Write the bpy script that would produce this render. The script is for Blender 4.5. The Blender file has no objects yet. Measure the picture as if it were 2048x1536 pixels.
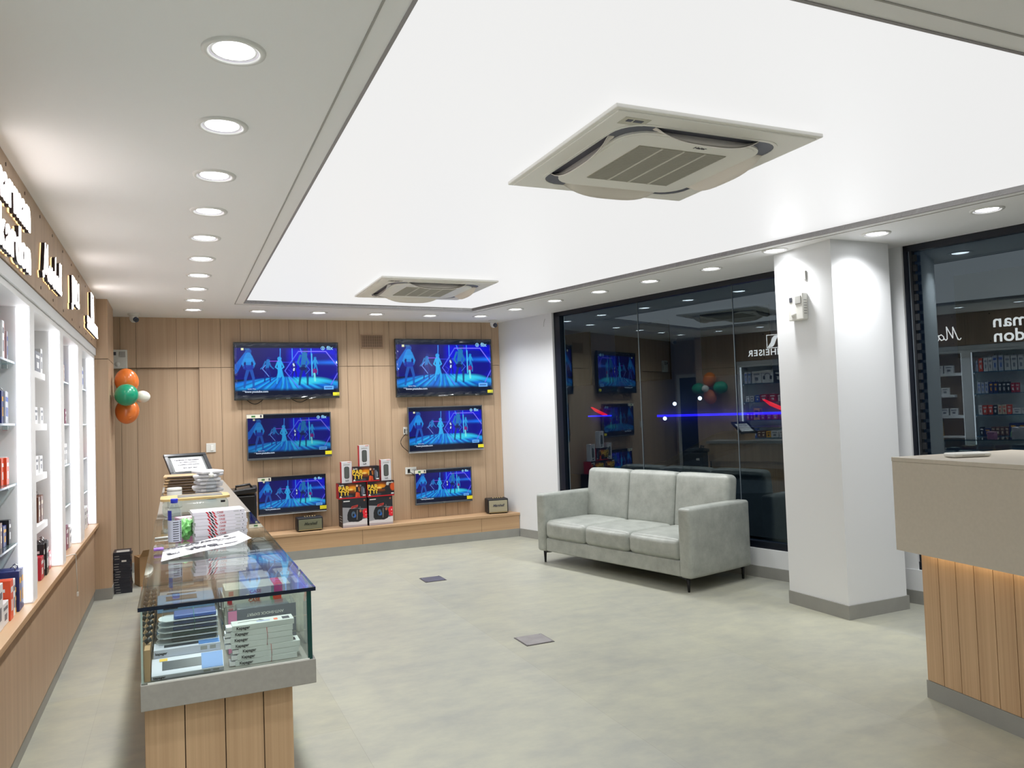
import bpy, bmesh, math, random
import numpy as np
from mathutils import Vector, Matrix, Euler
random.seed(7)
PI = math.pi
scene = bpy.context.scene
COL = scene.collection

# ------------------------------------------------------------------ camera
F_PX, YAW, PIT, ROL, EYE = 1535.85, .41441588, .0372862, -.0355128, 1.55
fw = Vector((math.sin(YAW)*math.cos(PIT), math.cos(YAW)*math.cos(PIT), math.sin(PIT)))
rt = Vector((math.cos(YAW), -math.sin(YAW), 0)); up = rt.cross(fw)
rt2 = math.cos(ROL)*rt + math.sin(ROL)*up; up2 = -math.sin(ROL)*rt + math.cos(ROL)*up
cd = bpy.data.cameras.new('camera'); cd.sensor_width = 36; cd.lens = F_PX/2048*36
cd.clip_start = .05; cd.clip_end = 200
cam = bpy.data.objects.new('camera', cd); COL.objects.link(cam)
m = Matrix((rt2, up2, -fw)).transposed().to_4x4(); m.translation = (0, 0, EYE)
cam.matrix_world = m; scene.camera = cam

# ------------------------------------------------------------------ world, exposure, light levels
w = bpy.data.worlds.new('night'); scene.world = w; w.use_nodes = True
w.node_tree.nodes['Background'].inputs[0].default_value = (.10, .16, .26, 1)
w.node_tree.nodes['Background'].inputs[1].default_value = .26
vs = scene.view_settings
vs.view_transform = 'Standard'; vs.look = 'None'; vs.gamma = 1; vs.use_curve_mapping = False
vs.exposure = 0.0
scene.cycles.max_bounces = 9; scene.cycles.transparent_max_bounces = 12; scene.cycles.caustics_reflective = False; scene.cycles.caustics_refractive = False
PANEL = .835        # luminous ceiling
SPOT_W = 50.0      # each recessed downlight
LED = 3.2          # shelf light strips
SHOP_L = 1.0

ZC = 2.72
def rw(y, off=0.0): return 3.93 + .25*(8.88-y) + off      # right wall line

# ------------------------------------------------------------------ materials
MATS = {}
def lin(c):
    return tuple(((x/255)/12.92 if x/255 <= .04045 else ((x/255+.055)/1.055)**2.4) for x in c)
def pm(name, rgb, rough=.5, metal=0, emit=None, es=1, coat=0, noise=0, nscale=(8,8,8), bump=0, bscale=200, spec=.5, alpha=1):
    """principled material; rgb is given in sRGB 0..255"""
    if name in MATS: return MATS[name]
    mt = bpy.data.materials.new(name); mt.use_nodes = True
    nt = mt.node_tree; b = nt.nodes['Principled BSDF']
    c = lin(rgb)
    b.inputs['Base Color'].default_value = (*c, 1)
    b.inputs['Roughness'].default_value = rough; b.inputs['Metallic'].default_value = metal
    b.inputs['Specular IOR Level'].default_value = spec
    b.inputs['Coat Weight'].default_value = coat
    b.inputs['Alpha'].default_value = alpha
    if emit is not None:
        b.inputs['Emission Color'].default_value = (*lin(emit), 1); b.inputs['Emission Strength'].default_value = es
    if noise or bump:
        g = nt.nodes.new('ShaderNodeTexCoord')
    if noise:
        mp = nt.nodes.new('ShaderNodeMapping'); mp.inputs['Scale'].default_value = nscale
        n = nt.nodes.new('ShaderNodeTexNoise'); n.inputs['Scale'].default_value = 1; n.inputs['Detail'].default_value = 6
        r = nt.nodes.new('ShaderNodeValToRGB')
        r.color_ramp.elements[0].position = .3; r.color_ramp.elements[1].position = .7
        r.color_ramp.elements[0].color = (*[x*(1-noise) for x in c], 1); r.color_ramp.elements[1].color = (*[min(1, x*(1+noise)) for x in c], 1)
        nt.links.new(g.outputs['Object'], mp.inputs[0]); nt.links.new(mp.outputs[0], n.inputs['Vector'])
        nt.links.new(n.outputs['Fac'], r.inputs[0]); nt.links.new(r.outputs[0], b.inputs['Base Color'])
    if bump:
        n2 = nt.nodes.new('ShaderNodeTexNoise'); n2.inputs['Scale'].default_value = bscale; n2.inputs['Detail'].default_value = 3
        bp = nt.nodes.new('ShaderNodeBump'); bp.inputs['Strength'].default_value = bump; bp.inputs['Distance'].default_value = .002
        nt.links.new(g.outputs['Object'], n2.inputs['Vector']); nt.links.new(n2.outputs['Fac'], bp.inputs['Height'])
        nt.links.new(bp.outputs[0], b.inputs['Normal'])
    MATS[name] = mt; return mt
def wood(name, a, b_, horiz=False, rough=.45):
    if name in MATS: return MATS[name]
    mt = bpy.data.materials.new(name); mt.use_nodes = True
    nt = mt.node_tree; b = nt.nodes['Principled BSDF']; b.inputs['Roughness'].default_value = rough
    geo = nt.nodes.new('ShaderNodeNewGeometry')
    def nz(sc, det):
        mp = nt.nodes.new('ShaderNodeMapping'); mp.inputs['Scale'].default_value = sc
        n = nt.nodes.new('ShaderNodeTexNoise'); n.inputs['Scale'].default_value = 1; n.inputs['Detail'].default_value = det
        nt.links.new(geo.outputs['Position'], mp.inputs[0]); nt.links.new(mp.outputs[0], n.inputs['Vector']); return n
    s1 = (1.0, 1.0, 90) if horiz else (95, 95, .9)
    s2 = (.4, .4, 14) if horiz else (13, 13, .25)
    n1, n2 = nz(s1, 3), nz(s2, 4)
    mx = nt.nodes.new('ShaderNodeMix'); mx.inputs[0].default_value = .55
    nt.links.new(n1.outputs['Fac'], mx.inputs[2]); nt.links.new(n2.outputs['Fac'], mx.inputs[3])
    r = nt.nodes.new('ShaderNodeValToRGB'); r.color_ramp.elements[0].position = .28; r.color_ramp.elements[1].position = .72
    r.color_ramp.elements[0].color = (*lin(a), 1); r.color_ramp.elements[1].color = (*lin(b_), 1)
    nt.links.new(mx.outputs[0], r.inputs[0]); nt.links.new(r.outputs[0], b.inputs['Base Color'])
    MATS[name] = mt; return mt
def glass(name, tint, ior=1.5, rough=0.0, boost=1.0):
    """thin clear glazing: fresnel mix of see-through and mirror"""
    if name in MATS: return MATS[name]
    mt = bpy.data.materials.new(name); mt.use_nodes = True
    nt = mt.node_tree; nt.nodes.clear()
    o = nt.nodes.new('ShaderNodeOutputMaterial'); mx = nt.nodes.new('ShaderNodeMixShader')
    t = nt.nodes.new('ShaderNodeBsdfTransparent'); t.inputs[0].default_value = (*tint, 1)
    g = nt.nodes.new('ShaderNodeBsdfGlossy'); g.inputs['Roughness'].default_value = rough
    g.inputs['Color'].default_value = (*(boost if isinstance(boost, tuple) else (boost,)*3), 1)
    # reflectance rises with the viewing angle, the same from either side of the pane
    ge = nt.nodes.new('ShaderNodeNewGeometry'); dt = nt.nodes.new('ShaderNodeVectorMath'); dt.operation = 'DOT_PRODUCT'
    nt.links.new(ge.outputs['Incoming'], dt.inputs[0]); nt.links.new(ge.outputs['Normal'], dt.inputs[1])
    def mth(op, a, b=None):
        n = nt.nodes.new('ShaderNodeMath'); n.operation = op
        for k, q in enumerate((a, b)):
            if q is None: continue
            if isinstance(q, (int, float)): n.inputs[k].default_value = q
            else: nt.links.new(q, n.inputs[k])
        return n.outputs[0]
    F0 = ((ior-1)/(ior+1))**2
    p5 = mth('POWER', mth('SUBTRACT', 1.0, mth('ABSOLUTE', dt.outputs['Value'])), 5.0)
    fr = mth('MULTIPLY_ADD', p5, 1-F0); fr.node.inputs[2].default_value = F0
    nt.links.new(fr, mx.inputs[0]); nt.links.new(t.outputs[0], mx.inputs[1]); nt.links.new(g.outputs[0], mx.inputs[2])
    nt.links.new(mx.outputs[0], o.inputs[0]); MATS[name] = mt; return mt
def vcol(name, emission=0.0, rough=.4, tint=(1, 1, 1)):
    """colour comes from the mesh colour attribute 'Col' (printed artwork or a lit display)"""
    if name in MATS: return MATS[name]
    mt = bpy.data.materials.new(name); mt.use_nodes = True
    nt = mt.node_tree; b = nt.nodes['Principled BSDF']; b.inputs['Roughness'].default_value = rough
    a = nt.nodes.new('ShaderNodeAttribute'); a.attribute_name = 'Col'
    if emission:
        mul = nt.nodes.new('ShaderNodeMix'); mul.data_type = 'RGBA'; mul.blend_type = 'MULTIPLY'; mul.inputs[0].default_value = 1
        nt.links.new(a.outputs['Color'], mul.inputs[6]); mul.inputs[7].default_value = (*tint, 1)
        b.inputs['Base Color'].default_value = (.004, .004, .006, 1)
        nt.links.new(mul.outputs[2], b.inputs['Emission Color']); b.inputs['Emission Strength'].default_value = emission
    else:
        nt.links.new(a.outputs['Color'], b.inputs['Base Color'])
    MATS[name] = mt; return mt

W_OAK = wood('oak_vertical', (174, 147, 120), (200, 173, 144))
W_OAKH = wood('oak_horizontal', (176, 141, 106), (206, 172, 134), True)
W_OAKD = wood('oak_warm', (178, 143, 108), (212, 178, 140))
GROOVE = pm('groove_dark', (70, 50, 38), .8)
WHITE = pm('white_paint', (232, 234, 236), .6)
CEILM = pm('ceiling_paint', (249, 249, 250), .75)
SKIRT = pm('grey_skirting', (150, 150, 145), .5, noise=.06, nscale=(6, 6, 6))
QUARTZ = pm('grey_quartz', (160, 157, 150), .28, noise=.05, nscale=(60, 60, 60))
QUARTZ2 = pm('taupe_quartz', (196, 187, 172), .35, noise=.03, nscale=(60, 60, 60))
BLACK = pm('black_plastic', (16, 17, 20), .35)
BLACKM = pm('black_metal', (18, 20, 24), .4, .2)
FRAME = pm('dark_frame', (16, 22, 34), .35)
CHROME = pm('chrome', (200, 200, 200), .2, 1)
WPLAST = pm('white_plastic', (226, 226, 220), .35)
GPLAST = pm('grey_plastic', (170, 170, 166), .45)
CARD = pm('kraft_card', (186, 150, 108), .8)
PAPER = pm('white_paper', (240, 240, 242), .6)
INK = pm('grey_ink', (70, 70, 80), .7)
RED = pm('red_print', (200, 28, 48), .5)
CLEARG = glass('case_glass', (.93, .965, .95), 1.5)
WING = glass('window_glass', (.66, .82, .90), 2.0, boost=(.78, .93, 1.0))
GEDGE = pm('green_glass_edge', (6, 62, 58), .12, emit=None)
GEDGED = pm('dark_glass_edge', (10, 24, 44), .12)
CLEARP = glass('clear_plastic', (.93, .95, .96), 1.45, .12)
def emis(name, rgb, s):
    return pm(name, (0, 0, 0), .5, emit=rgb, es=s)

# ------------------------------------------------------------------ mesh helpers
class MB:
    def __init__(s): s.bm = bmesh.new(); s.mi = 0
    def _fin(s, fs, T=None, vsx=None):
        for f in fs: f.material_index = s.mi
        if T is not None:
            vv = vsx if vsx is not None else {v for f in fs for v in f.verts}
            for v in vv: v.co = T @ v.co
    def box(s, x0, x1, y0, y1, z0, z1, bev=0, seg=2, T=None, faces=None):
        P = [(x0,y0,z0),(x1,y0,z0),(x1,y1,z0),(x0,y1,z0),(x0,y0,z1),(x1,y0,z1),(x1,y1,z1),(x0,y1,z1)]
        v = [s.bm.verts.new(p) for p in P]
        Q = [(0,3,2,1),(4,5,6,7),(0,1,5,4),(1,2,6,5),(2,3,7,6),(3,0,4,7)]
        fs = [s.bm.faces.new([v[i] for i in q]) for q in Q]
        for f in fs: f.material_index = s.mi
        if faces:
            for k, mi in faces.items(): fs[k].material_index = mi
        if bev:
            es = list({e for f in fs for e in f.edges})
            r = bmesh.ops.bevel(s.bm, geom=es, offset=bev, segments=seg, profile=.5, affect='EDGES', clamp_overlap=True)
            for f in r['faces']: f.material_index = s.mi
            vs_ = {x for f in r['faces'] for x in f.verts} | {x for x in v if x.is_valid}
        else: vs_ = set(v)
        if T is not None:
            for x in vs_: x.co = T @ x.co
        return s
    def cyl(s, p0, p1, r0, r1=None, n=16, caps=True):
        r1 = r0 if r1 is None else r1
        p0, p1 = Vector(p0), Vector(p1); d = (p1-p0).normalized()
        a = d.orthogonal().normalized(); b = d.cross(a)
        A = [s.bm.verts.new(p0+(a*math.cos(t)+b*math.sin(t))*r0) for t in [2*PI*k/n for k in range(n)]]
        B = [s.bm.verts.new(p1+(a*math.cos(t)+b*math.sin(t))*r1) for t in [2*PI*k/n for k in range(n)]]
        fs = [s.bm.faces.new((A[k], A[(k+1)%n], B[(k+1)%n], B[k])) for k in range(n)]
        for f in fs: f.smooth = True
        if caps: fs += [s.bm.faces.new(A[::-1]), s.bm.faces.new(B)]
        for f in fs: f.material_index = s.mi
        return s
    def lathe(s, prof, n=24, c=(0, 0, 0), caps=True, T=None):
        rings = []
        for r, z in prof:
            rings.append([s.bm.verts.new((c[0]+r*math.cos(2*PI*k/n), c[1]+r*math.sin(2*PI*k/n), c[2]+z)) for k in range(n)])
        fs = []
        for A, B in zip(rings, rings[1:]):
            for k in range(n):
                f = s.bm.faces.new((A[k], A[(k+1)%n], B[(k+1)%n], B[k])); f.smooth = True; fs.append(f)
        if caps: fs += [s.bm.faces.new(rings[0][::-1]), s.bm.faces.new(rings[-1])]
        s._fin(fs)
        if T is not None:
            for R_ in rings:
                for v in R_: v.co = T @ v.co
        return s
    def tube(s, pts, r, n=8):
        pts = [Vector(p) for p in pts]; rings = []
        ref = Vector((0, 0, 1))
        for i, p in enumerate(pts):
            d = (pts[min(i+1, len(pts)-1)]-pts[max(i-1, 0)]).normalized()
            a = d.cross(ref)
            if a.length < .05: a = d.cross(Vector((1, 0, 0)))
            a.normalize(); b = d.cross(a)
            rings.append([s.bm.verts.new(p+(a*math.cos(2*PI*k/n)+b*math.sin(2*PI*k/n))*r) for k in range(n)])
        fs = []
        for A, B in zip(rings, rings[1:]):
            for k in range(n):
                f = s.bm.faces.new((A[k], A[(k+1)%n], B[(k+1)%n], B[k])); f.smooth = True; fs.append(f)
        fs += [s.bm.faces.new(rings[0][::-1]), s.bm.faces.new(rings[-1])]
        s._fin(fs); return s
    def prism(s, pts, z0, z1, T=None, side=None):
        A = [s.bm.verts.new((p[0], p[1], z0)) for p in pts]; B = [s.bm.verts.new((p[0], p[1], z1)) for p in pts]
        n = len(pts); fs = [s.bm.faces.new(A[::-1]), s.bm.faces.new(B)]
        for f in fs: f.material_index = s.mi
        for k in range(n):
            f = s.bm.faces.new((A[k], A[(k+1)%n], B[(k+1)%n], B[k])); f.material_index = s.mi if side is None else side
        if T is not None:
            for v in A+B: v.co = T @ v.co
        return s
    def quad(s, *P):
        f = s.bm.faces.new([s.bm.verts.new(p) for p in P]); f.material_index = s.mi; return s
    def rbox(s, c, h, r, bulge=0, n=8, T=None, axes=(0, 1, 2)):
        """rounded, slightly pillowed box: centre c, half sizes h, corner radius r"""
        def ts(hh):
            k = 4
            e = [hh-r+r*math.sin(PI/2*j/k) for j in range(1, k+1)]
            inn = [-(hh-r)+2*(hh-r)*j/n for j in range(n+1)]
            return [-x for x in e[::-1]]+inn+e
        def mapp(p):
            inner = Vector([max(-(h[i]-r), min(h[i]-r, p[i])) for i in range(3)])
            d = p-inner
            if d.length > 1e-9: d = d.normalized()*r
            q = inner+d
            for i in range(3):
                j, k = [x for x in range(3) if x != i]
                if i in axes and abs(p[i]) > h[i]-1e-6:
                    q[i] += math.copysign(bulge*(max(0, 1-(p[j]/h[j])**4))*(max(0, 1-(p[k]/h[k])**4)), p[i])
            return q+Vector(c)
        cache = {}
        def V(p):
            key = tuple(round(x, 5) for x in p)
            if key not in cache:
                q = mapp(Vector(p)); cache[key] = s.bm.verts.new(T @ q if T is not None else q)
            return cache[key]
        for i in range(3):
            j, k = (i+1) % 3, (i+2) % 3
            a, b = ts(h[j]), ts(h[k])
            for sg in (-1, 1):
                for x0, x1 in zip(a, a[1:]):
                    for y0, y1 in zip(b, b[1:]):
                        qs = []
                        for xx, yy in ((x0, y0), (x1, y0), (x1, y1), (x0, y1)):
                            p = [0, 0, 0]; p[i] = sg*h[i]; p[j] = xx; p[k] = yy; qs.append(V(p))
                        if sg < 0: qs = qs[::-1]
                        if len(set(qs)) == 4:
                            try:
                                f = s.bm.faces.new(qs); f.smooth = True; f.material_index = s.mi
                            except ValueError: pass
        return s
    def mesh(s, name, mats):
        me = bpy.data.meshes.new(name); s.bm.normal_update(); s.bm.to_mesh(me); s.bm.free()
        for mt in (mats if isinstance(mats, (list, tuple)) else [mats]): me.materials.append(mt)
        return me
    def build(s, name, mats, parent=None, **kw):
        return link(name, s.mesh(name, mats), parent, **kw)
def link(name, me, parent=None, loc=None, rot=None, label=None):
    o = bpy.data.objects.new(name, me); COL.objects.link(o)
    if parent is not None: o.parent = parent
    if loc is not None: o.location = loc
    if rot is not None: o.rotation_euler = rot
    if label: o['label'] = label
    return o
def tag(o, label, cat, group=None, kind=None):
    o['label'] = label; o['category'] = cat
    if group: o['group'] = group
    if kind: o['kind'] = kind
    return o
def struct(o): o['kind'] = 'structure'; return o
def thing(name, label, cat, loc=(0, 0, 0), rz=0, group=None):
    o = bpy.data.objects.new(name, None); COL.objects.link(o); o.empty_display_size = .1
    o.location = loc; o.rotation_euler = (0, 0, rz)
    return tag(o, label, cat, group)
def copy_tree(src, loc=None, rz=None):
    r = src.copy(); COL.objects.link(r)
    if loc is not None: r.location = loc
    if rz is not None: r.rotation_euler = (0, 0, rz)
    for ch in src.children:
        c = ch.copy(); COL.objects.link(c); c.parent = r
        for g in ch.children:
            d = g.copy(); COL.objects.link(d); d.parent = c
    return r
FR = {'F': Euler((PI/2, 0, 0)), 'L': Euler((PI/2, 0, PI/2)), 'T': Euler((0, 0, 0)), 'FU': Euler((PI/2, PI, 0))}
_tc = {}
def text_mesh(st, size, ext=.0004, bold=0., shear=0., mats=None, align='CENTER', spacing=1.):
    key = (st, size, ext, bold, shear, align, spacing, tuple(x.name for x in mats) if mats else None)
    if key in _tc: return _tc[key]
    cu = bpy.data.curves.new('lettering', 'FONT'); cu.body = st; cu.size = size; cu.extrude = ext; cu.offset = bold
    cu.shear = shear; cu.align_x = align; cu.align_y = 'CENTER'; cu.resolution_u = 3; cu.space_character = spacing
    o = bpy.data.objects.new('lettering', cu); COL.objects.link(o)
    dg = bpy.context.evaluated_depsgraph_get(); me = bpy.data.meshes.new_from_object(o.evaluated_get(dg))
    bpy.data.objects.remove(o); bpy.data.curves.remove(cu)
    for mt in (mats or [INK]): me.materials.append(mt)
    _tc[key] = me; return me
def txt(parent, name, st, size, mat, loc, face='F', **kw):
    me = text_mesh(st, size, mats=[mat], **kw)
    return link(name, me, parent, loc, FR[face])

# ------------------------------------------------------------------ painted panels (colour per vertex)
class Img:
    def __init__(s, nx, ny, bg):
        s.u, s.v = np.meshgrid((np.arange(nx+1))/nx, (np.arange(ny+1))/ny); s.nx, s.ny = nx, ny
        s.c = np.zeros((ny+1, nx+1, 3)); s.c[:] = lin(bg); s.asp = 1.0
    def mix(s, a, rgb):
        a = np.clip(a, 0, 1)[..., None]; s.c = s.c*(1-a)+np.array(lin(rgb))*a
    def rect(s, x0, y0, x1, y1, rgb, a=1.0, e=.004):
        k = np.clip((s.u-x0)/e+.5, 0, 1)*np.clip((x1-s.u)/e+.5, 0, 1)*np.clip((s.v-y0)/e+.5, 0, 1)*np.clip((y1-s.v)/e+.5, 0, 1)
        s.mix(k*a, rgb)
    def ell(s, x, y, rx, ry, rgb, a=1.0, soft=.15):
        d = np.sqrt(((s.u-x)/rx)**2+((s.v-y)/ry)**2); s.mix(np.clip((1-d)/soft+.5, 0, 1)*a, rgb)
    def cap(s, x0, y0, x1, y1, r, rgb, a=1.0, r1=None, soft=.004):
        A = s.asp; X, Y = s.u*A, s.v; ax, bx = x0*A, x1*A
        dx, dy = bx-ax, y1-y0; t = np.clip(((X-ax)*dx+(Y-y0)*dy)/(dx*dx+dy*dy+1e-9), 0, 1)
        d = np.hypot(X-ax-t*dx, Y-y0-t*dy); rr = r+((r1 if r1 is not None else r)-r)*t
        s.mix(np.clip((rr-d)/soft+.5, 0, 1)*a, rgb)
    def poly(s, P, r, rgb, a=1.0, close=False):
        Q = P+[P[0]] if close else P
        for p, q in zip(Q, Q[1:]): s.cap(*p, *q, r, rgb, a)
    def mesh(s, name, w, h, mat):
        """flat mesh in the XZ plane facing -Y, centred"""
        nx, ny = s.nx, s.ny; me = bpy.data.meshes.new(name)
        co = np.stack([(s.u-.5)*w, np.zeros_like(s.u), (.5-s.v)*h], -1).reshape(-1, 3)
        i = np.arange((nx+1)*(ny+1)).reshape(ny+1, nx+1)
        q = np.stack([i[1:, :-1], i[1:, 1:], i[:-1, 1:], i[:-1, :-1]], -1).reshape(-1, 4)
        me.vertices.add(len(co)); me.vertices.foreach_set('co', co.ravel())
        me.loops.add(q.size); me.loops.foreach_set('vertex_index', q.ravel())
        me.polygons.add(len(q)); me.polygons.foreach_set('loop_start', np.arange(0, q.size, 4)); 
        me.update(calc_edges=True)
        ca = me.color_attributes.new('Col', 'FLOAT_COLOR', 'POINT')
        ca.data.foreach_set('color', np.concatenate([s.c.reshape(-1, 3), np.ones((len(co), 1))], 1).ravel())
        me.materials.append(mat); return me

# ================================================================== THE ROOM
# floor
def floor_mat():
    mt = bpy.data.materials.new('stone_floor'); mt.use_nodes = True
    nt = mt.node_tree; b = nt.nodes['Principled BSDF']
    geo = nt.nodes.new('ShaderNodeNewGeometry')
    mp = nt.nodes.new('ShaderNodeMapping'); mp.inputs['Rotation'].default_value = (0, 0, PI/2); mp.inputs['Location'].default_value = (.33, .42, 0)
    nt.links.new(geo.outputs['Position'], mp.inputs[0])
    br = nt.nodes.new('ShaderNodeTexBrick'); br.offset = .5
    br.inputs['Scale'].default_value = 1; br.inputs['Brick Width'].default_value = 2.4; br.inputs['Row Height'].default_value = 1.2
    br.inputs['Mortar Size'].default_value = .0012; br.inputs['Mortar Smooth'].default_value = .2
    br.inputs['Color1'].default_value = (*lin((168, 168, 153)), 1); br.inputs['Color2'].default_value = (*lin((172, 173, 161)), 1)
    br.inputs['Mortar'].default_value = (*lin((156, 154, 142)), 1)
    nt.links.new(mp.outputs[0], br.inputs['Vector'])
    def nz(sc, det, sx=(1, 1, 1)):
        m2 = nt.nodes.new('ShaderNodeMapping'); m2.inputs['Scale'].default_value = sx
        n = nt.nodes.new('ShaderNodeTexNoise'); n.inputs['Scale'].default_value = sc; n.inputs['Detail'].default_value = det; n.inputs['Roughness'].default_value = .65
        nt.links.new(geo.outputs['Position'], m2.inputs[0]); nt.links.new(m2.outputs[0], n.inputs['Vector']); return n
    n1, n2 = nz(1.3, 5), nz(5, 8, (1, 1.6, 1))
    mx = nt.nodes.new('ShaderNodeMix'); mx.inputs[0].default_value = .5
    nt.links.new(n1.outputs['Fac'], mx.inputs[2]); nt.links.new(n2.outputs['Fac'], mx.inputs[3])
    r = nt.nodes.new('ShaderNodeValToRGB'); r.color_ramp.elements[0].position = .36; r.color_ramp.elements[1].position = .64
    r.color_ramp.elements[0].color = (.84, .845, .90, 1); r.color_ramp.elements[1].color = (1.13, 1.12, 1.06, 1)
    nt.links.new(mx.outputs[0], r.inputs[0])
    mm = nt.nodes.new('ShaderNodeMix'); mm.data_type = 'RGBA'; mm.blend_type = 'MULTIPLY'; mm.inputs[0].default_value = 1
    nt.links.new(br.outputs[0], mm.inputs[6]); nt.links.new(r.outputs[0], mm.inputs[7]); nt.links.new(mm.outputs[2], b.inputs['Base Color'])
    b.inputs['Roughness'].default_value = .42; b.inputs['Specular IOR Level'].default_value = .4
    return mt
YF = -2.2          # wall behind the camera
o = MB().box(-1.35, rw(YF)+.3, YF-.2, 9.5, -.12, 0).build('floor', floor_mat()); struct(o)

# ceiling: border around the luminous tray
TRAY = [(.645, 1.66), (4.76, 1.66), (3.11, 8.12), (.649, 7.93)]
OUT = [(-1.35, YF-.2), (rw(YF)+.3, YF-.2), (rw(9.5)+.3, 9.5), (-1.35, 9.5)]
mb = MB()
for k in range(4):
    a, b, c, d = OUT[k], OUT[(k+1) % 4], TRAY[(k+1) % 4], TRAY[k]
    mb.prism([a, b, c, d], ZC, ZC+.10)
ceil = struct(mb.build('ceiling', CEILM))
def inset(P, d):
    c = Vector((sum(p[0] for p in P)/4, sum(p[1] for p in P)/4)); out = []
    n = len(P); L = []
    for k in range(n):
        a, b = Vector(P[k]), Vector(P[(k+1) % n]); e = (b-a).normalized(); nn = Vector((e.y, -e.x)); L.append((a+nn*d, e))
    for k in range(n):
        (p, e), (q, f) = L[k-1], L[k]
        den = e.x*f.y-e.y*f.x; t = ((q-p).x*f.y-(q-p).y*f.x)/den; out.append(tuple(p+e*t))
    return out
def ring(mb, P0, P1, z0, z1):
    for k in range(4): mb.prism([P0[k], P0[(k+1) % 4], P1[(k+1) % 4], P1[k]], z0, z1)
mb = MB(); ring(mb, inset(TRAY, .0), inset(TRAY, .012), ZC-.004, ZC+.035)
struct(mb.build('trim_1', pm('tray_bead', (160, 156, 158), .5)))
mb = MB(); ring(mb, inset(TRAY, .085), inset(TRAY, .092), ZC-.003, ZC+.01)
struct(mb.build('trim_2', pm('tray_line', (170, 168, 164), .6)))
lum = MB().prism(inset(TRAY, -.001), ZC+.03, ZC+.05).build('stretch_ceiling_light', emis('lit_membrane', (255, 255, 254), PANEL))
tag(lum, 'large glowing white stretch ceiling panel set into the grey ceiling', 'ceiling light')

# back wall in oak boards with grooves
SE = [-1.3, -.524, -.371, .028, .252, .48, .691, .907, 1.225, 1.436, 1.66, 1.890, 2.043, 2.2, 2.408, 2.619, 2.84, 3.064, 3.224, 3.617, 3.763, 3.86]
mb = MB(); mb.mi = 1; mb.box(-1.3, 3.86, 9.21, 9.35, 0, ZC, faces=None); mb.box(.26, 3.86, 9.19, 9.215, 0, ZC); mb.mi = 0
for a, b in zip(SE, SE[1:]):
    rec = .03 if b <= .26 else 0
    d2 = 9.195
    mb.box(a+.0015, b-.0015, 9.15+rec, d2+.01, 0, 2.168, bev=0)
    mb.box(a+.0015, b-.0015, 9.15, d2+.01, 2.173, ZC)
struct(mb.build('wall_back', [W_OAK, GROOVE]))
struct(MB().box(-1.3, .55, 9.135, 9.18, 0, .1).build('baseboard_back', SKIRT))

# right wall (runs at an angle): solid piece by the corner, glazed bays, solid piece behind the camera
DIR = Vector((-.25, 1, 0)).normalized(); NRM = Vector((DIR.y, -DIR.x, 0))   # NRM points outdoors
def strip(mb, y0, y1, z0, z1, d0, d1):
    P = [(rw(y0)+NRM.x*d0, y0+NRM.y*d0), (rw(y1)+NRM.x*d0, y1+NRM.y*d0), (rw(y1)+NRM.x*d1, y1+NRM.y*d1), (rw(y0)+NRM.x*d1, y0+NRM.y*d1)]
    mb.prism([P[0], P[3], P[2], P[1]], z0, z1)
mb = MB()
strip(mb, 8.125, 9.30, 0, ZC, 0, .2)
strip(mb, 4.21, 8.125, 0, .255, 0, .2); strip(mb, 2.0, 4.21, 0, .255, 0, .2)
strip(mb, 4.14, 4.90, .255, ZC, 0.005, .2)
strip(mb, YF, 2.0, 0, ZC, 0, .2)
struct(mb.build('wall_right', WHITE))
mb = MB(); strip(mb, 2.0, 8.84, 0, .1, -.012, 0.0); strip(mb, YF, 2.0, 0, .1, -.012, 0)
struct(mb.build('baseboard_right', SKIRT))
struct(MB().box(-1.35, rw(YF)+.2, YF-.15, YF, 0, ZC).build('wall_front', WHITE))
struct(MB().box(-1.2, -1.04, YF, 9.35, 0, ZC).build('wall_left', WHITE))
# pillar
struct(MB().box(4.345, 4.925, 4.095, 4.665, 0, ZC).build('wall_pillar', WHITE))
mb = MB(); mb.box(4.333, 4.345, 4.083, 4.665, 0, .1); mb.box(4.345, 4.937, 4.083, 4.095, 0, .1); mb.box(4.925, 4.937, 4.095, 4.665, 0, .1)
struct(mb.build('baseboard_pillar', SKIRT))
# windows
def window(name, y0, y1, joints, seal=False):
    mb = MB()
    strip(mb, y1-.10, y1, .255, ZC, .03, .10); strip(mb, y0, y0+.07, .255, ZC, .03, .10)
    strip(mb, y0, y1, .255, .315, .02, .10); strip(mb, y0, y1, ZC-.05, ZC, .03, .10)
    fr = struct(mb.build(name, FRAME))
    ys = [y0+.07]+joints+[y1-.10]
    for a, b in zip(ys, ys[1:]):
        mb = MB(); P = [(rw(a+.002)+NRM.x*.065, a+.002+NRM.y*.065), (rw(b-.002)+NRM.x*.065, b-.002+NRM.y*.065)]
        mb.quad((*P[0], .31), (*P[1], .31), (*P[1], ZC-.045), (*P[0], ZC-.045))
        mb.build('window_pane', WING, fr)
    for j in joints:
        mb = MB(); strip(mb, j-.002, j+.002, .31, ZC-.045, .058, .066); mb.build('pane_joint', pm('joint_silicone', (112, 122, 128), .5), fr)
    if seal:
        mb = MB(); strip(mb, y1-.135, y1-.12, .31, ZC-.05, .02, .07)
        z = .34
        while z < ZC-.1: strip(mb, y1-.165, y1-.135, z, z+.05, .03, .045); z += .075
        mb.build('brush_seal', pm('seal_black', (22, 26, 32), .6), fr)
        mb = MB(); strip(mb, y1-.12, y1-.112, .31, ZC-.05, .02, .03); mb.build('seal_rail', pm('rail_grey', (96, 104, 112), .4), fr)
    return fr
window('window_1', 4.90, 8.125, [5.69, 6.85])
window('window_2', 2.0, 4.21, [3.0], True)

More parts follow.
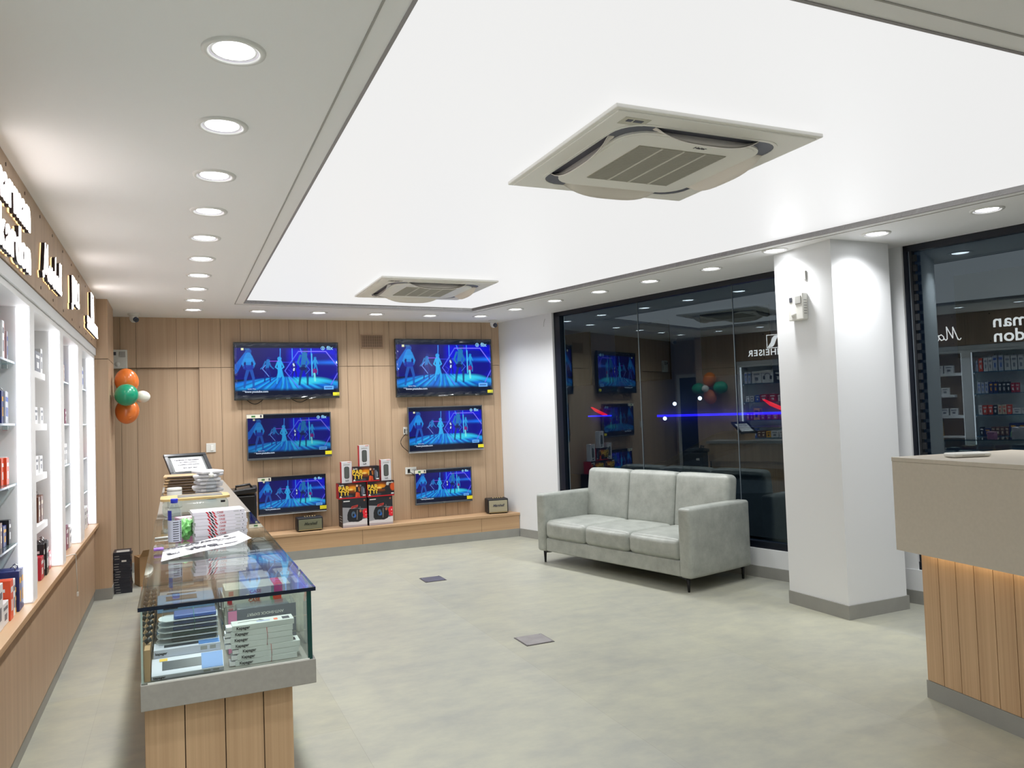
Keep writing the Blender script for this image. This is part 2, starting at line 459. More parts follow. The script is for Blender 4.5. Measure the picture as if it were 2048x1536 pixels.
# column at the end of the shelving, and the glazed door in the niche behind it
mb = MB(); mb.mi = 1; mb.box(-1.04, -.552, 7.885, 8.56, 0, ZC); mb.mi = 0
for z0, z1 in ((.1, 2.168), (2.173, ZC)):
    mb.box(-.70, -.5505, 7.88, 7.886, z0, z1); 
    mb.box(-.5525, -.5495, 7.884, 8.56, z0, z1)
struct(mb.build('wall_column', [W_OAK, GROOVE]))
struct(MB().box(-.70, -.545, 7.873, 8.57, 0, .1).build('baseboard_column', SKIRT))
mb = MB(); mb.box(-1.04, -.95, 8.56, 9.16, 0, ZC); struct(mb.build('wall_niche', W_OAK))
mb = MB(); mb.box(-.95, -.92, 8.60, 8.66, .05, 2.12); mb.box(-.95, -.92, 9.05, 9.11, .05, 2.12); mb.box(-.95, -.92, 8.66, 9.05, 2.06, 2.12); mb.box(-.95, -.92, 8.66, 9.05, .05, .12)
d = struct(mb.build('door_1', WPLAST))
MB().box(-.94, -.93, 8.66, 9.05, .12, 2.06).build('door_pane', pm('dark_pane', (18, 26, 30), .08), d)

# ================================================================== LEFT SHELVING
BAYS = [(1.70, 2.58, 'closest bay', 'glass'), (2.66, 3.54, 'second bay along', 'glass'), (3.62, 4.50, 'bay under the two-line sign', 'glass'),
        (4.62, 5.61, 'bay with white floating shelves', 'white'), (5.75, 6.61, 'bay under the three-letter sign', 'glass'), (6.85, 7.83, 'farthest bay', 'glass')]
LEV = [.992, 1.285, 1.58, 1.885]
XB, XF = -1.0, -.66
SHW = pm('shelving_white', (246, 246, 246), .45)
SHG = glass('shelf_glass', (.80, .93, .93), 1.5)
SHE = pm('shelf_glass_edge', (40, 96, 130), .15)
STRIPL = emis('led_strip', (248, 250, 255), LED)
for bi, (y0, y1, bn, kind) in enumerate(BAYS):
    t = thing('display_shelving', 'white lit wall display shelving, '+bn, 'shelving', (0, 0, 0))
    yl = BAYS[bi-1][1] if bi else y0-.08
    MB().box(XB-.02, XB, y0-.02, y1+.02, .69, 2.2).build('back_panel', SHW if kind == 'glass' else W_OAK, t)
    MB().box(XB, XF, (yl+y0)/2 if bi else y0-.06, y0, .69, 2.2).build('side_panel', SHW, t)
    ye = (y1+BAYS[bi+1][0])/2 if bi+1 < len(BAYS) else 7.875
    MB().box(XB, XF, y1, ye, .69, 2.2).build('side_panel', SHW, t)
    MB().box(XB, XF, y0, y1, 2.17, 2.2).build('top_panel', SHW, t)
    for yy, s in ((y0, 1), (y1, -1)):
        MB().box(-.72, -.668, min(yy, yy+s*.006), max(yy, yy+s*.006), .70, 2.165).build('light_strip', STRIPL, t)
    for li, z in enumerate(LEV):
        if kind == 'glass':
            mb = MB(); mb.mi = 0
            mb.box(XB+.002, -.725, y0+.008, y1-.008, z-.006, z+.004, faces={3: 1})
            mb.build('shelf', [SHG, SHE], t)
            for yy in (y0+.0075, y1-.0275): MB().box(-.78, -.755, yy, yy+.02, z-.03, z-.007, bev=.002).build('shelf_clip', CHROME, t)
        else:
            a, b = [(y0+.006, y1-.09), (y0+.006, y1-.09), (y0+.12, y1-.07), (y0+.006, y1-.12)][li]
            MB().box(XB+.002, -.73, a, b, z-.036, z+.004, bev=.002).build('shelf', SHW, t)
    # cabinet below
    c = thing('base_cabinet', 'low oak base cabinet under the '+bn if 'nearest' not in bn else 'low oak base cabinet under the nearest shelving bay', 'cabinet')
    ya, yb = ((yl+y0)/2 if bi else y0-.06), ye
    MB().box(-1.0, -.70, ya+.001, yb-.001, 0, .655).build('body', GROOVE, c)
    MB().box(-.70, -.68, ya+.002, yb-.002, .09, .645).build('door', W_OAK, c)
    MB().box(-.70, -.69, ya+.001, yb-.001, 0, .08).build('plinth', SKIRT, c)
tag(MB().box(-1.0, -.645, 1.55, 7.875, .658, .689, bev=.002).build('ledge', W_OAKH), 'long oak ledge running below the lit shelving', 'ledge')
mb = MB(); mb.box(-1.0, -.648, 1.64, 7.875, 2.202, 2.262)
tag(mb.build('shelving_header', WHITE), 'white header rail between the oak sign board and the shelves', 'rail')
t = thing('sign_board', 'oak fascia board above the shelving that carries the lit signs', 'sign board')
mb = MB(); mb.mi = 1; mb.box(-1.0, -.652, 1.64, 7.875, 2.264, ZC); mb.mi = 0
FS = [1.64, 2.5, 3.5, 4.55, 5.6, 6.7, 7.875]
for a, b in zip(FS, FS[1:]): mb.box(-.652, -.64, a+.0015, b-.0015, 2.266, ZC)
mb.build('panel', [W_OAK, GROOVE], t)
for yy in [2.0+.45*k for k in range(13)]:
    for zz in (2.30, 2.68): MB().cyl((-.641, yy, zz), (-.6375, yy, zz), .009, n=8).build('fixing_pin', pm('pin_brown', (90, 66, 50), .5), t)

# signs: raised letters with black returns, white faces and a warm glow thrown on the board
LFACE = emis('sign_face', (255, 244, 238), 6.5); LSIDE = pm('sign_return', (40, 30, 38), .4); LBACK = emis('sign_back_glow', (255, 205, 140), 2.4)
def letter(parent, st, size, y, z, bold=.006, shear=0, depth=.024):
    """one raised letter: black body, thin white face, thin glowing back"""
    def ly(name, ext, x, mt, bo):
        return link(name, text_mesh(st, size, ext=ext, bold=bo, shear=shear, mats=[mt], align='LEFT'), parent, (x, y, z), FR['L'])
    b = ly('letter', depth/2-.004, -.636+depth/2, LSIDE, bold)
    f = ly('letter_face', .002, -.636+depth-.001, LFACE, bold-.001); g = ly('letter_glow', .0015, -.6375, LBACK, bold-.003)
    f.parent = b; g.parent = b; f.location = (f.location[0]-b.location[0],)*0 or (0, 0, 0)
    for q, x in ((f, -.636+depth-.001), (g, -.6375)):
        q.location = (0, 0, x-b.location.x); q.rotation_euler = (0, 0, 0)
    me = b.data; return y+max((v.co.x for v in me.vertices), default=0)
def word(parent, st, size, y, z, gap=.012, **kw):
    for ch in st: y = letter(parent, ch, size, y, z, **kw)+gap
    return y
def fit_word(parent, st, size, y0, y1, z, **kw):
    L = sum(max(v.co.x for v in text_mesh(c, size, bold=kw.get('bold', 0), mats=[LSIDE], align='LEFT').vertices) for c in st)
    return word(parent, st, size, y0, z, gap=(y1-y0-L)/(len(st)-1), **kw)
s = thing('lit_sign', 'raised glowing two-line lettering on the oak fascia, nearest sign', 'sign', (0, 0, 0), group=None)
fit_word(s, 'harman', .235, 3.47, 4.21, 2.555, bold=.005); fit_word(s, 'kardon', .235, 3.50, 4.21, 2.355, bold=.005)
# script sign drawn as pen strokes
s = thing('lit_sign', 'raised glowing handwritten script lettering, second sign on the fascia', 'sign')
STK = {'M': [[(0, .02), (.02, -.01), (.05, .0), (.09, .12), (.13, .24), (.135, .12), (.14, .03), (.19, .14), (.24, .25), (.235, .13), (.235, .02), (.26, .0), (.29, .03)]],
       'a': [[(.09, .09), (.05, .11), (.01, .07), (.01, .02), (.05, .0), (.09, .05), (.10, .10), (.09, .03), (.11, .0), (.14, .02)]],
       'r': [[(0, .03), (.03, .10), (.04, .12), (.05, .10), (.08, .09), (.07, .03), (.09, .0), (.12, .02)]],
       's': [[(0, .02), (.04, .11), (.05, .05), (.07, .02), (.04, -.01), (.01, .01), (.09, .02)]],
       'h': [[(0, .04), (.06, .18), (.07, .24), (.05, .23), (.03, .0), (.05, .08), (.08, .10), (.08, .03), (.10, .0), (.13, .03)]],
       'l': [[(0, .03), (.06, .18), (.07, .24), (.05, .23), (.04, .05), (.05, .0), (.08, .02)]]}
yy = 4.60
MS = .72
for ch, adv in zip('Marshall', (.285, .125, .105, .085, .12, .125, .075, .08)):
    b = None
    for nm, mt, x0, x1, wd in (('letter', LSIDE, -.634, -.616, .010), ('letter_face', LFACE, -.616, -.613, .009), ('letter_glow', LBACK, -.6385, -.635, .009)):
        mb = MB()
        for path in STK[ch]:
            for (a0, b0), (a1, b1) in zip(path, path[1:]):
                d_ = Vector((a1-a0, b1-b0)); L = d_.length; d_.normalize(); n_ = Vector((-d_.y, d_.x))*wd; e_ = d_*wd*.6
                P = [Vector((a0, b0))-e_+n_, Vector((a0, b0))-e_-n_, Vector((a1, b1))+e_-n_, Vector((a1, b1))+e_+n_]
                A = [(x0, yy+p.x*MS, 2.355+p.y*.74) for p in P]; B = [(x1, yy+p.x*MS, 2.355+p.y*.74) for p in P]
                mb.quad(*B); mb.quad(*A[::-1])
                for k in range(4): mb.quad(A[k], A[(k+1) % 4], B[(k+1) % 4], B[k])
        q = mb.build(nm, mt, s if b is None else b)
        if b is None: b = q
    yy += adv*MS
s = thing('lit_sign', 'raised glowing bold three-letter sign with exclamation mark, third on the fascia', 'sign')
yy = word(s, 'JBL', .235, 5.84, 2.475, bold=.010, gap=.010); word(s, '!', .235, yy, 2.475, bold=.010)
s = thing('lit_sign', 'raised glowing sign with a square emblem over capital letters, farthest on the fascia', 'sign')
fit_word(s, 'SENNHEISER', .14, 6.80, 7.66, 2.375, bold=.003)
mb = MB()
TL = Matrix(((0, 0, 1, 0), (1, 0, 0, 0), (0, 1, 0, 0), (0, 0, 0, 1)))
def emblem(x0, x1, wd):
    mb = MB(); q = .11
    for a, b, c, d_ in ((-q, q, q-wd, q), (-q, q, -q, -q+wd), (-q, -q+wd, -q+wd, q-wd), (q-wd, q, -q+wd, q-wd)): mb.prism([(a, c), (b, c), (b, d_), (a, d_)], x0, x1, T=TL)
    up_ = [(-.095, .095), (-.02, .09), (.02, .05), (.045, -.02), (.095, -.09), (.095, -.095), (.02, -.09), (-.02, -.05), (-.045, .02), (-.095, .09)]
    mb.prism(up_, x0, x1, T=TL)
    return mb
bq = emblem(-.634, -.616, .012).build('emblem', LSIDE, s); bq.location = (0, 7.23, 2.55)
emblem(-.616, -.613, .011).build('emblem_face', LFACE, bq); emblem(-.6385, -.635, .009).build('emblem_glow', LBACK, bq)

# ------------------------------------------------------------------ products on the shelves
PC = {'white': (232, 232, 232), 'orange': (226, 78, 34), 'black': (28, 28, 32), 'navy': (36, 46, 110), 'red': (190, 34, 52), 'yellow': (232, 170, 24),
      'brown': (112, 72, 54), 'cream': (228, 214, 188), 'grey': (120, 122, 130), 'blue': (60, 96, 190), 'plum': (128, 48, 84), 'clear': (196, 200, 212), 'tan': (170, 120, 80)}
ORD = ['first', 'second', 'third', 'fourth', 'fifth', 'sixth', 'seventh', 'eighth', 'ninth', 'tenth', 'eleventh', 'twelfth']
LN = ['ledge', 'lowest shelf', 'second shelf up', 'third shelf up', 'top shelf']
_pc = {}
def product_parts(col, wy, dx, h, style):
    key = (col, wy, dx, h, style)
    if key in _pc: return _pc[key]
    bodym = pm('carton_'+col, PC[col], .4)
    lab = {'white': 'grey', 'orange': 'white', 'black': 'white', 'navy': 'yellow', 'red': 'white', 'yellow': 'black', 'brown': 'cream', 'cream': 'orange', 'grey': 'white', 'blue': 'white', 'plum': 'white', 'clear': 'blue', 'tan': 'cream'}[col]
    lm = pm('carton_'+lab, PC[lab], .5)
    ms = []
    a = MB().box(-dx, 0, -wy/2, wy/2, 0, h, bev=.0015, seg=1)
    ms.append(('body', a.mesh('carton_body', bodym)))
    b = MB()
    if style == 'phones':
        for k in range(12):
            t0, t1 = PI*k/12, PI*(k+1)/12; R_ = min(wy, h)*.3
            for rr, r2 in ((R_, R_*.85),):
                P = [(0, rr*math.cos(t0), rr*math.sin(t0)), (0, rr*math.cos(t1), rr*math.sin(t1)), (0, r2*math.cos(t1), r2*math.sin(t1)), (0, r2*math.cos(t0), r2*math.sin(t0))]
                b.quad(*[(.0012, p[1], h*.5+p[2]) for p in P])
        for sg in (-1, 1): b.box(0, .0012, sg*R_-.018, sg*R_+.018, h*.28, h*.56, bev=0)
        ms.append(('printed_picture', b.mesh('print', pm('carton_black', PC['black'], .4))))
    elif style == 'pouch':
        pass
    else:
        b.box(0, .0008, -wy*.32, wy*.32, h*.68, h*.82); b.box(0, .0008, -wy*.18, wy*.2, h*.22, h*.5)
        b.box(-dx*.8, -dx*.15, -wy/2-.0008, -wy/2, h*.72, h*.80)
        ms.append(('printed_label', b.mesh('print', lm)))
    if style == 'hook':
        hk = MB().tube([(-.02, 0, h), (-.02, 0, h+.012), (-.03, 0, h+.022), (-.04, 0, h+.014)], .003, 6); ms.append(('hanger', hk.mesh('hanger', CHROME)))
    _pc[key] = ms; return ms
def product(x, y, z, col, wy, dx, h, style, label, group, cat='box', rz=0):
    t = thing('product_box', label, cat, (x, y, z), rz, group)
    for nm, me in product_parts(col, round(wy, 3), round(dx, 3), round(h, 3), style): link(nm, me, t)
    return t
def row(bay, lvl, items, x=-.75):
    """items from the near end: (colour, width, depth, height, gap before, style)"""
    y0, y1, bn, kind = BAYS[bay]; z = .690 if lvl == 0 else LEV[lvl-1]+.0045
    tot = sum(i[1]+i[4] for i in items); y = y1-.045-tot if tot < y1-y0-.05 else y0+.012
    n = len(items)
    for k, (c, wy, dx, h, gap, st) in enumerate(items):
        y += gap
        if y+wy > y1-.008: break
        sb = bn
        product(x+random.uniform(-.008, .012), y+wy/2, z, c, wy-.002, dx, h, st,
                f'{c} boxed product, {ORD[n-1-k]} from the far end, {LN[lvl]}, {sb}', f'boxed products on the {LN[lvl]} of the {sb}')
        y += wy
def rep(c, w, d, h, n, g=.003, st='label'): return [(c, w, d, h, g, st)]*n
# bay under the two-line sign
row(2, 4, rep('white', .07, .12, .2, 4, .008, 'hook')+[('clear', .06, .1, .22, .01, 'hook')]*2+rep('white', .05, .12, .19, 2)+[('orange', .05, .14, .185, .01, 'label'), ('clear', .02, .06, .15, .01, 'label')])
row(2, 3, rep('red', .05, .1, .13, 2)+rep('black', .045, .1, .15, 3, .004, 'hook')+rep('navy', .05, .1, .155, 2, .004, 'hook')+rep('clear', .04, .1, .155, 3, .006, 'hook'))
row(2, 2, rep('white', .10, .1, .08, 2)+rep('orange', .06, .12, .13, 1)+rep('cream', .05, .12, .13, 2)+rep('black', .05, .12, .13, 1)+rep('orange', .06, .12, .13, 2)+rep('white', .045, .12, .132, 1))
row(2, 1, rep('navy', .10, .14, .17, 2)+rep('brown', .05, .14, .12, 4)+rep('navy', .08, .12, .10, 1)+rep('black', .05, .14, .12, 1))
row(2, 0, rep('white', .12, .14, .2, 1, .01)+rep('white', .13, .12, .1, 1)+rep('orange', .07, .14, .18, 1, .01)+rep('white', .055, .13, .17, 1, .01)+rep('yellow', .03, .1, .12, 1, .01)+rep('navy', .06, .13, .19, 2, .012, 'hook'), x=-.70)
# white floating shelves
row(3, 4, rep('white', .12, .12, .11, 3, .01)+rep('grey', .2, .14, .13, 1, .15)+rep('white', .07, .1, .16, 1, .03), x=-.76)
row(3, 3, rep('white', .10, .1, .1, 5, .065), x=-.76)
row(3, 2, rep('white', .10, .1, .1, 7, .016)+rep('grey', .05, .1, .1, 1, .01), x=-.76)
row(3, 1, rep('yellow', .16, .12, .2, 1, .02)+rep('brown', .07, .14, .15, 6, .012, 'hook'), x=-.76)
row(3, 0, rep('white', .12, .14, .14, 2, .02)+rep('red', .10, .14, .13, 1, .02)+rep('black', .05, .14, .19, 4, .01, 'hook')+rep('red', .09, .14, .11, 1, .008), x=-.72)
# three-letter bay
row(4, 4, rep('black', .10, .14, .18, 2)+rep('red', .12, .14, .17, 1)+rep('orange', .09, .14, .17, 1)+rep('grey', .06, .12, .17, 1, .01)+rep('red', .05, .12, .19, 1)+rep('tan', .05, .12, .13, 1)+rep('blue', .04, .1, .17, 1, .01))
row(4, 3, rep('orange', .12, .14, .1, 2)+rep('red', .12, .14, .11, 2)+rep('white', .08, .14, .16, 1)+rep('plum', .06, .12, .11, 2))
row(4, 2, rep('black', .13, .14, .17, 2, .01)+rep('red', .10, .14, .17, 1)+rep('plum', .06, .12, .17, 2)+rep('white', .06, .12, .15, 2, .01))
row(4, 1, rep('grey', .12, .14, .17, 2, .01)+rep('brown', .07, .14, .19, 2)+rep('white', .05, .12, .12, 2)+rep('black', .06, .12, .16, 2, .008))
row(4, 0, rep('red', .14, .14, .2, 1)+rep('plum', .12, .14, .17, 2, .01)+rep('white', .08, .14, .15, 2, .01), x=-.72)
# farthest bay: headphone boxes as mirrored in the window
row(5, 4, rep('white', .2, .12, .21, 1, .01, 'phones')+rep('black', .17, .12, .2, 1, .01)+rep('white', .19, .12, .21, 1, .01, 'phones')+rep('white', .16, .12, .2, 1, .01)+rep('clear', .05, .1, .2, 2, .01))
row(5, 3, rep('white', .10, .12, .09, 2, .02)+rep('red', .12, .12, .12, 2, .03)+rep('blue', .08, .12, .11, 1)+rep('white', .06, .1, .1, 2, .02))
row(5, 2, rep('orange', .10, .12, .09, 2, .01)+rep('red', .09, .12, .09, 2, .01)+rep('yellow', .1, .12, .19, 1, .01)+rep('red', .05, .1, .12, 2, .01))
row(5, 1, rep('white', .12, .12, .11, 2, .01)+rep('yellow', .08, .12, .10, 1)+rep('brown', .07, .12, .11, 2)+rep('blue', .06, .12, .15, 2)+rep('white', .04, .1, .11, 1))
row(5, 0, rep('blue', .12, .12, .15, 2, .01)+rep('white', .08, .12, .18, 3, .02)+rep('plum', .06, .12, .15, 1, .01), x=-.72)
# nearest bay (seen mirrored in the right-hand window)
row(1, 4, rep('white', .12, .12, .17, 2, .01)+rep('black', .1, .12, .16, 2, .01)+rep('orange', .11, .12, .15, 1, .01)+rep('white', .1, .12, .16, 1))
row(1, 3, rep('black', .09, .1, .1, 5, .02))
row(1, 2, rep('white', .13, .12, .09, 2, .02)+rep('yellow', .2, .12, .11, 1, .02))
row(1, 1, rep('white', .12, .12, .12, 3, .02)+rep('navy', .1, .12, .15, 1, .02))
# charging cable that hangs off the ledge
mb = MB().tube([(-.72, 5.9, .695), (-.66, 6.0, .697), (-.638, 6.05, .69), (-.636, 6.07, .58), (-.634, 6.10, .42)], .003)
c = tag(mb.build('charging_cable', WPLAST), 'thin white cable hanging over the oak ledge', 'cable')
MB().box(-.640, -.628, 6.092, 6.108, .395, .425, bev=.002).build('plug', WPLAST, c)

# ================================================================== CEILING FIXTURES
def downlight_parts():
    rim = MB().lathe([(.098, .0005), (.096, -.006), (.082, -.009), (.075, -.004), (.074, .012)], 32, caps=False).mesh('rim', pm('downlight_rim', (236, 236, 234), .4))
    ln = MB().lathe([(.001, -.002), (.062, -.0015), (.067, .004)], 32, caps=False).mesh('lens', emis('downlight_lens', (252, 253, 255), 9.0))
    bf = MB().lathe([(.067, .004), (.0742, -.0038)], 32, caps=False).mesh('baffle', pm('downlight_baffle', (220, 216, 226), .4, 0))
    return rim, ln, bf
RIM, LENS, BAF = downlight_parts()
SPL = bpy.data.lights.new('downlight_lamp', 'SPOT'); SPL.energy = SPOT_W; SPL.spot_size = math.radians(142); SPL.spot_blend = 1.0; SPL.shadow_soft_size = .06; SPL.color = (.985, .99, 1)
def downlight(x, y, label, group):
    t = thing('recessed_downlight', label, 'downlight', (x, y, ZC), 0, group)
    link('rim', RIM, t); link('lens', LENS, t); link('baffle', BAF, t)
    l = bpy.data.objects.new('lamp', SPL); COL.objects.link(l); l.parent = t; l.location = (0, 0, -.02)
rows = [(.190, 8.46-.6605*k) for k in range(15)]
for k, (x, y) in enumerate(rows):
    downlight(x, y, f'round recessed downlight, {k+1} back from the far end of the left ceiling row', 'downlights in the left ceiling row')
for k, (x, y) in enumerate([(.828, 8.475), (1.462, 8.5), (2.103, 8.53), (2.753, 8.565), (3.371, 8.53)]):
    downlight(x, y, f'round recessed downlight, {ORD[k]} from left in the row before the oak wall', 'downlights before the back wall')
for k, (x, y) in enumerate([(3.547, 7.891), (3.699, 7.214), (3.872, 6.579), (4.035, 5.935), (4.214, 5.273), (4.225, 4.52), (4.544, 3.87), (4.697, 3.166), (4.87, 2.5), (5.03, 1.84), (5.2, 1.18)]):
    downlight(x, y, f'round recessed downlight, {k+1} from the far end of the row along the windows', 'downlights along the windows')

ACW = pm('ac_white', (250, 249, 244), .4); ACG = pm('ac_grille', (196, 194, 184), .6); ACD = pm('ac_dark', (92, 94, 108), .4)
def superell(h, r, n=6):
    P = []
    for cx, cy, a0 in ((h-r, h-r, 0), (-(h-r), h-r, PI/2), (-(h-r), -(h-r), PI), (h-r, -(h-r), 1.5*PI)):
        for k in range(n+1):
            a = a0+PI/2*k/n; P.append((cx+r*math.cos(a), cy+r*math.sin(a)))
    return P
def cassette():
    t = thing('air_conditioner', '', 'air conditioner')
    H = .53
    MB().box(-H, H, -H, H, -.018, .0, bev=.004).box(-H+.02, H-.02, -H+.02, H-.02, -.024, -.017, bev=.003).build('face_frame', ACW, t)
    def ringp(mb, P, Q, z0, z1):
        n = len(P)
        for k in range(n):
            a, b, c, d_ = P[k], P[(k+1) % n], Q[(k+1) % n], Q[k]
            mb.prism([a, b, c, d_], z0, z1)
    mb = MB(); ringp(mb, superell(.432, .13), superell(.418, .12), -.028, -.022); mb.build('outer_lip', ACW, t)
    mb = MB(); ringp(mb, superell(.418, .12), superell(.345, .11), -.0255, -.0235); mb.build('air_slot', ACD, t)
    mb = MB(); mb.prism(superell(.370, .12), -.034, -.024); mb.prism(superell(.355, .11), -.037, -.033); mb.build('centre_panel', ACW, t)
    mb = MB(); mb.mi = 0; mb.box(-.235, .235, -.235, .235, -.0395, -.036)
    mb.mi = 1
    for k in range(47): y = -.23+.01*k; mb.box(-.232, .232, y-.0018, y+.0018, -.0425, -.039)
    mb.mi = 2
    for x in (-.117, 0, .117): mb.box(x-.006, x+.006, -.235, .235, -.0432, -.039)
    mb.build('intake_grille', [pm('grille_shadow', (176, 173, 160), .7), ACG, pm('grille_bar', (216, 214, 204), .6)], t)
    for k in range(4):
        mb = MB(); n = 14; L = .27; top = []; bot = []
        for i in range(n+1):
            u = -1+2*i/n; x = L*u; wv = (1-abs(u)**3.2)
            for j in range(5):
                w_ = j/4; y = .372+.042*w_-.006*math.sin(PI*w_); z = -.022-.058*w_*(.12+.88*wv)
                top.append(mb.bm.verts.new((x, y, z+.004))); bot.append(mb.bm.verts.new((x, y, z)))
        def ix(i, j): return i*5+j
        for i in range(n):
            for j in range(4):
                for V_, rv in ((top, False), (bot, True)):
                    q = [V_[ix(i, j)], V_[ix(i+1, j)], V_[ix(i+1, j+1)], V_[ix(i, j+1)]]
                    f = mb.bm.faces.new(q if rv else q[::-1]); f.smooth = True
            for j in (0, 4):
                q = [top[ix(i, j)], top[ix(i+1, j)], bot[ix(i+1, j)], bot[ix(i, j)]]; mb.bm.faces.new(q if j else q[::-1])
        for i in (0, n):
            for j in range(4):
                mb.bm.faces.new([top[ix(i, j)], top[ix(i, j+1)], bot[ix(i, j+1)], bot[ix(i, j)]])
        q = mb.build('louvre', pm('ac_louvre', (244, 238, 230), .35), t); q.rotation_euler = (0, 0, PI/2*k)
    mb = MB()
    mb.box(-.45, -.33, -.47, -.40, -.0255, -.0235, bev=.0)
    dp = mb.build('display_plate', pm('ac_plate', (206, 204, 190), .5), t)
    mb = MB(); mb.box(-.43, -.405, -.452, -.432, -.0275, -.0255); mb.box(-.395, -.355, -.452, -.432, -.0275, -.0255); mb.build('indicator_window', ACD, dp)
    me = text_mesh('Haier', .03, mats=[INK], bold=.0006)
    link('maker_mark', me, t, (.05, -.285, -.0378), Euler((PI, 0, 0)))
    return t
ac = cassette(); ac.location = (2.11, 3.025, ZC+.012); ac['label'] = 'large white ceiling cassette air conditioner, the nearer one'
ac2 = copy_tree(ac, (2.13, 6.79, ZC+.012)); ac2['label'] = 'small-looking white ceiling cassette air conditioner, the one near the oak wall'

def dome_cam(x, y, rz, label):
    t = thing('security_camera', label, 'security camera', (x, y, ZC), rz)
    MB().lathe([(.058, 0), (.06, -.008), (.05, -.02), (.042, -.03)], 24).build('mount', WPLAST, t)
    b = MB(); b.lathe([(.002, -.095), (.022, -.09), (.038, -.072), (.043, -.05), (.042, -.028)], 24, caps=False); b.build('housing', WPLAST, t)
    mb = MB(); mb.cyl((.008, -.02, -.058), (.014, -.05, -.072), .027, .026, n=20); q = mb.build('lens_window', pm('cam_dark', (36, 42, 66), .12), t)
    MB().cyl((.0135, -.0485, -.0715), (.0145, -.0525, -.0735), .012, .011, n=16).build('lens', BLACK, q)
dome_cam(-.375, 8.86, .25, 'white dome security camera on the ceiling above the oak recess at left')
dome_cam(3.69, 8.90, -.15, 'white dome security camera at the ceiling corner above the television wall')

def sensor(name, label, loc, rz, kind=0):
    t = thing(name, label, 'sensor', loc, rz)
    MB().box(-.075, .075, -.05, 0, -.10, .10, bev=.006).build('housing', WPLAST, t)
    mb = MB(); mb.box(-.058, -.03, -.053, -.049, .04, .075); 
    mb.build('sensor_window', pm('sensor_dark', (70, 72, 80), .3), t)
    MB().box(.0, .06, -.056, -.048, .02, .08, bev=.003).build('sensor_plate', GPLAST, t)
    MB().lathe([(.001, .008), (.02, .006), (.026, 0)], 20, caps=False, T=Matrix.Translation((-.02, -.05, -.055)) @ Matrix.Rotation(PI/2, 4, 'X')).build('push_button', WPLAST, t)
    mb = MB()
    for k in range(6): mb.box(.072, .0765, -.04, -.012, -.06+.02*k, -.052+.02*k)
    mb.build('side_vents', GPLAST, t)
sensor('wall_alarm', 'white alarm box on the face of the white pillar', (4.345, 4.41, 2.27), -PI/2)
sensor('wall_alarm', 'white emergency light box high on the oak back wall at left', (-.53, 9.15, 2.265), 0)
t = thing('cable_clip', 'small grey cable clip above the alarm box on the white pillar', 'clip', (4.345, 4.345, 2.50), -PI/2)
MB().box(-.012, .012, -.012, 0, -.035, .035, bev=.003).build('body', GPLAST, t)

# air vent
t = thing('air_vent', 'brown louvred air vent high between the two columns of televisions', 'vent', (2.195, 9.15, 2.47))
MB().box(-.13, .13, -.008, 0, -.075, .075).build('backing', pm('vent_back', (92, 74, 60), .7), t)
mb = MB()
for a, b, c, d_ in ((-.135, .135, .07, .08), (-.135, .135, -.08, -.07), (-.135, -.125, -.07, .07), (.125, .135, -.07, .07)): mb.box(a, b, -.016, 0, c, d_)
mb.build('frame', pm('vent_tan', (172, 142, 116), .5), t)
mb = MB()
for k in range(9): z = -.06+.015*k; mb.box(-.125, .125, -.014, -.006, z-.003, z+.003)
for k in range(9): x = -.11+.0275*k; mb.box(x-.002, x+.002, -.011, -.006, -.07, .07)
mb.build('slats', pm('vent_tan', (172, 142, 116), .5), t)
# switch and sockets
def plate(name, label, loc, w_, h_, kind):
    t = thing(name, label, 'switch' if kind == 's' else 'socket', loc)
    MB().box(-w_/2, w_/2, -.010, 0, -h_/2, h_/2, bev=.003).build('plate', WPLAST, t)
    if kind == 's':
        MB().box(-.003, .025, -.016, -.009, -.03, .028, bev=.002).build('rocker', pm('rocker_white', (245, 245, 240), .3), t)
    else:
        MB().box(-w_*.3, -w_*.08, -.012, -.009, -h_*.3, h_*.25).build('socket_face', BLACK, t)
        mb = MB()
        for k in range(3): mb.cyl((w_*.1+.02*k, -.0115, .01), (w_*.1+.02*k, -.009, .01), .005, n=8)
        mb.build('socket_holes', BLACK, t)
    return t
plate('light_switch', 'white light switch on the oak wall left of the televisions', (.358, 9.15, 1.28), .10, .10, 's')
plate('power_socket', 'white power socket by the lower right television', (2.63, 9.15, .885), .14, .085, 'p')
plate('wall_socket', 'small white socket beside the middle right television', (2.575, 9.15, 1.375), .05, .09, 'p')

tag(MB().tube([(rw(8.24)-.004, 8.24, 2.66), (rw(8.25)-.012, 8.25, 2.62), (rw(8.26)-.008, 8.26, 2.57)], .002, 6).build('loose_wire', GPLAST), 'short loose wire end poking from the white wall beside the window', 'wire')
# ================================================================== BENCH UNDER THE TELEVISIONS
t = thing('wall_bench', 'long low oak bench below the televisions', 'bench', (0, 0, 0))
MB().box(.42, 3.925, 8.865, 9.148, .0, .268).build('body', GROOVE, t)
mb = MB()
for a, b in ((.42, 1.95), (1.95, 3.42), (3.42, 3.93)): mb.box(a+.0015, b-.0015, 8.852, 8.866, .1, .268)
mb.build('front_panel', W_OAKH, t)
MB().box(.42, 3.935, 8.84, 9.148, .268, .297, bev=.002).build('top', W_OAKH, t)
MB().box(.42, 3.925, 8.85, 8.866, 0, .1).build('plinth', SKIRT, t)

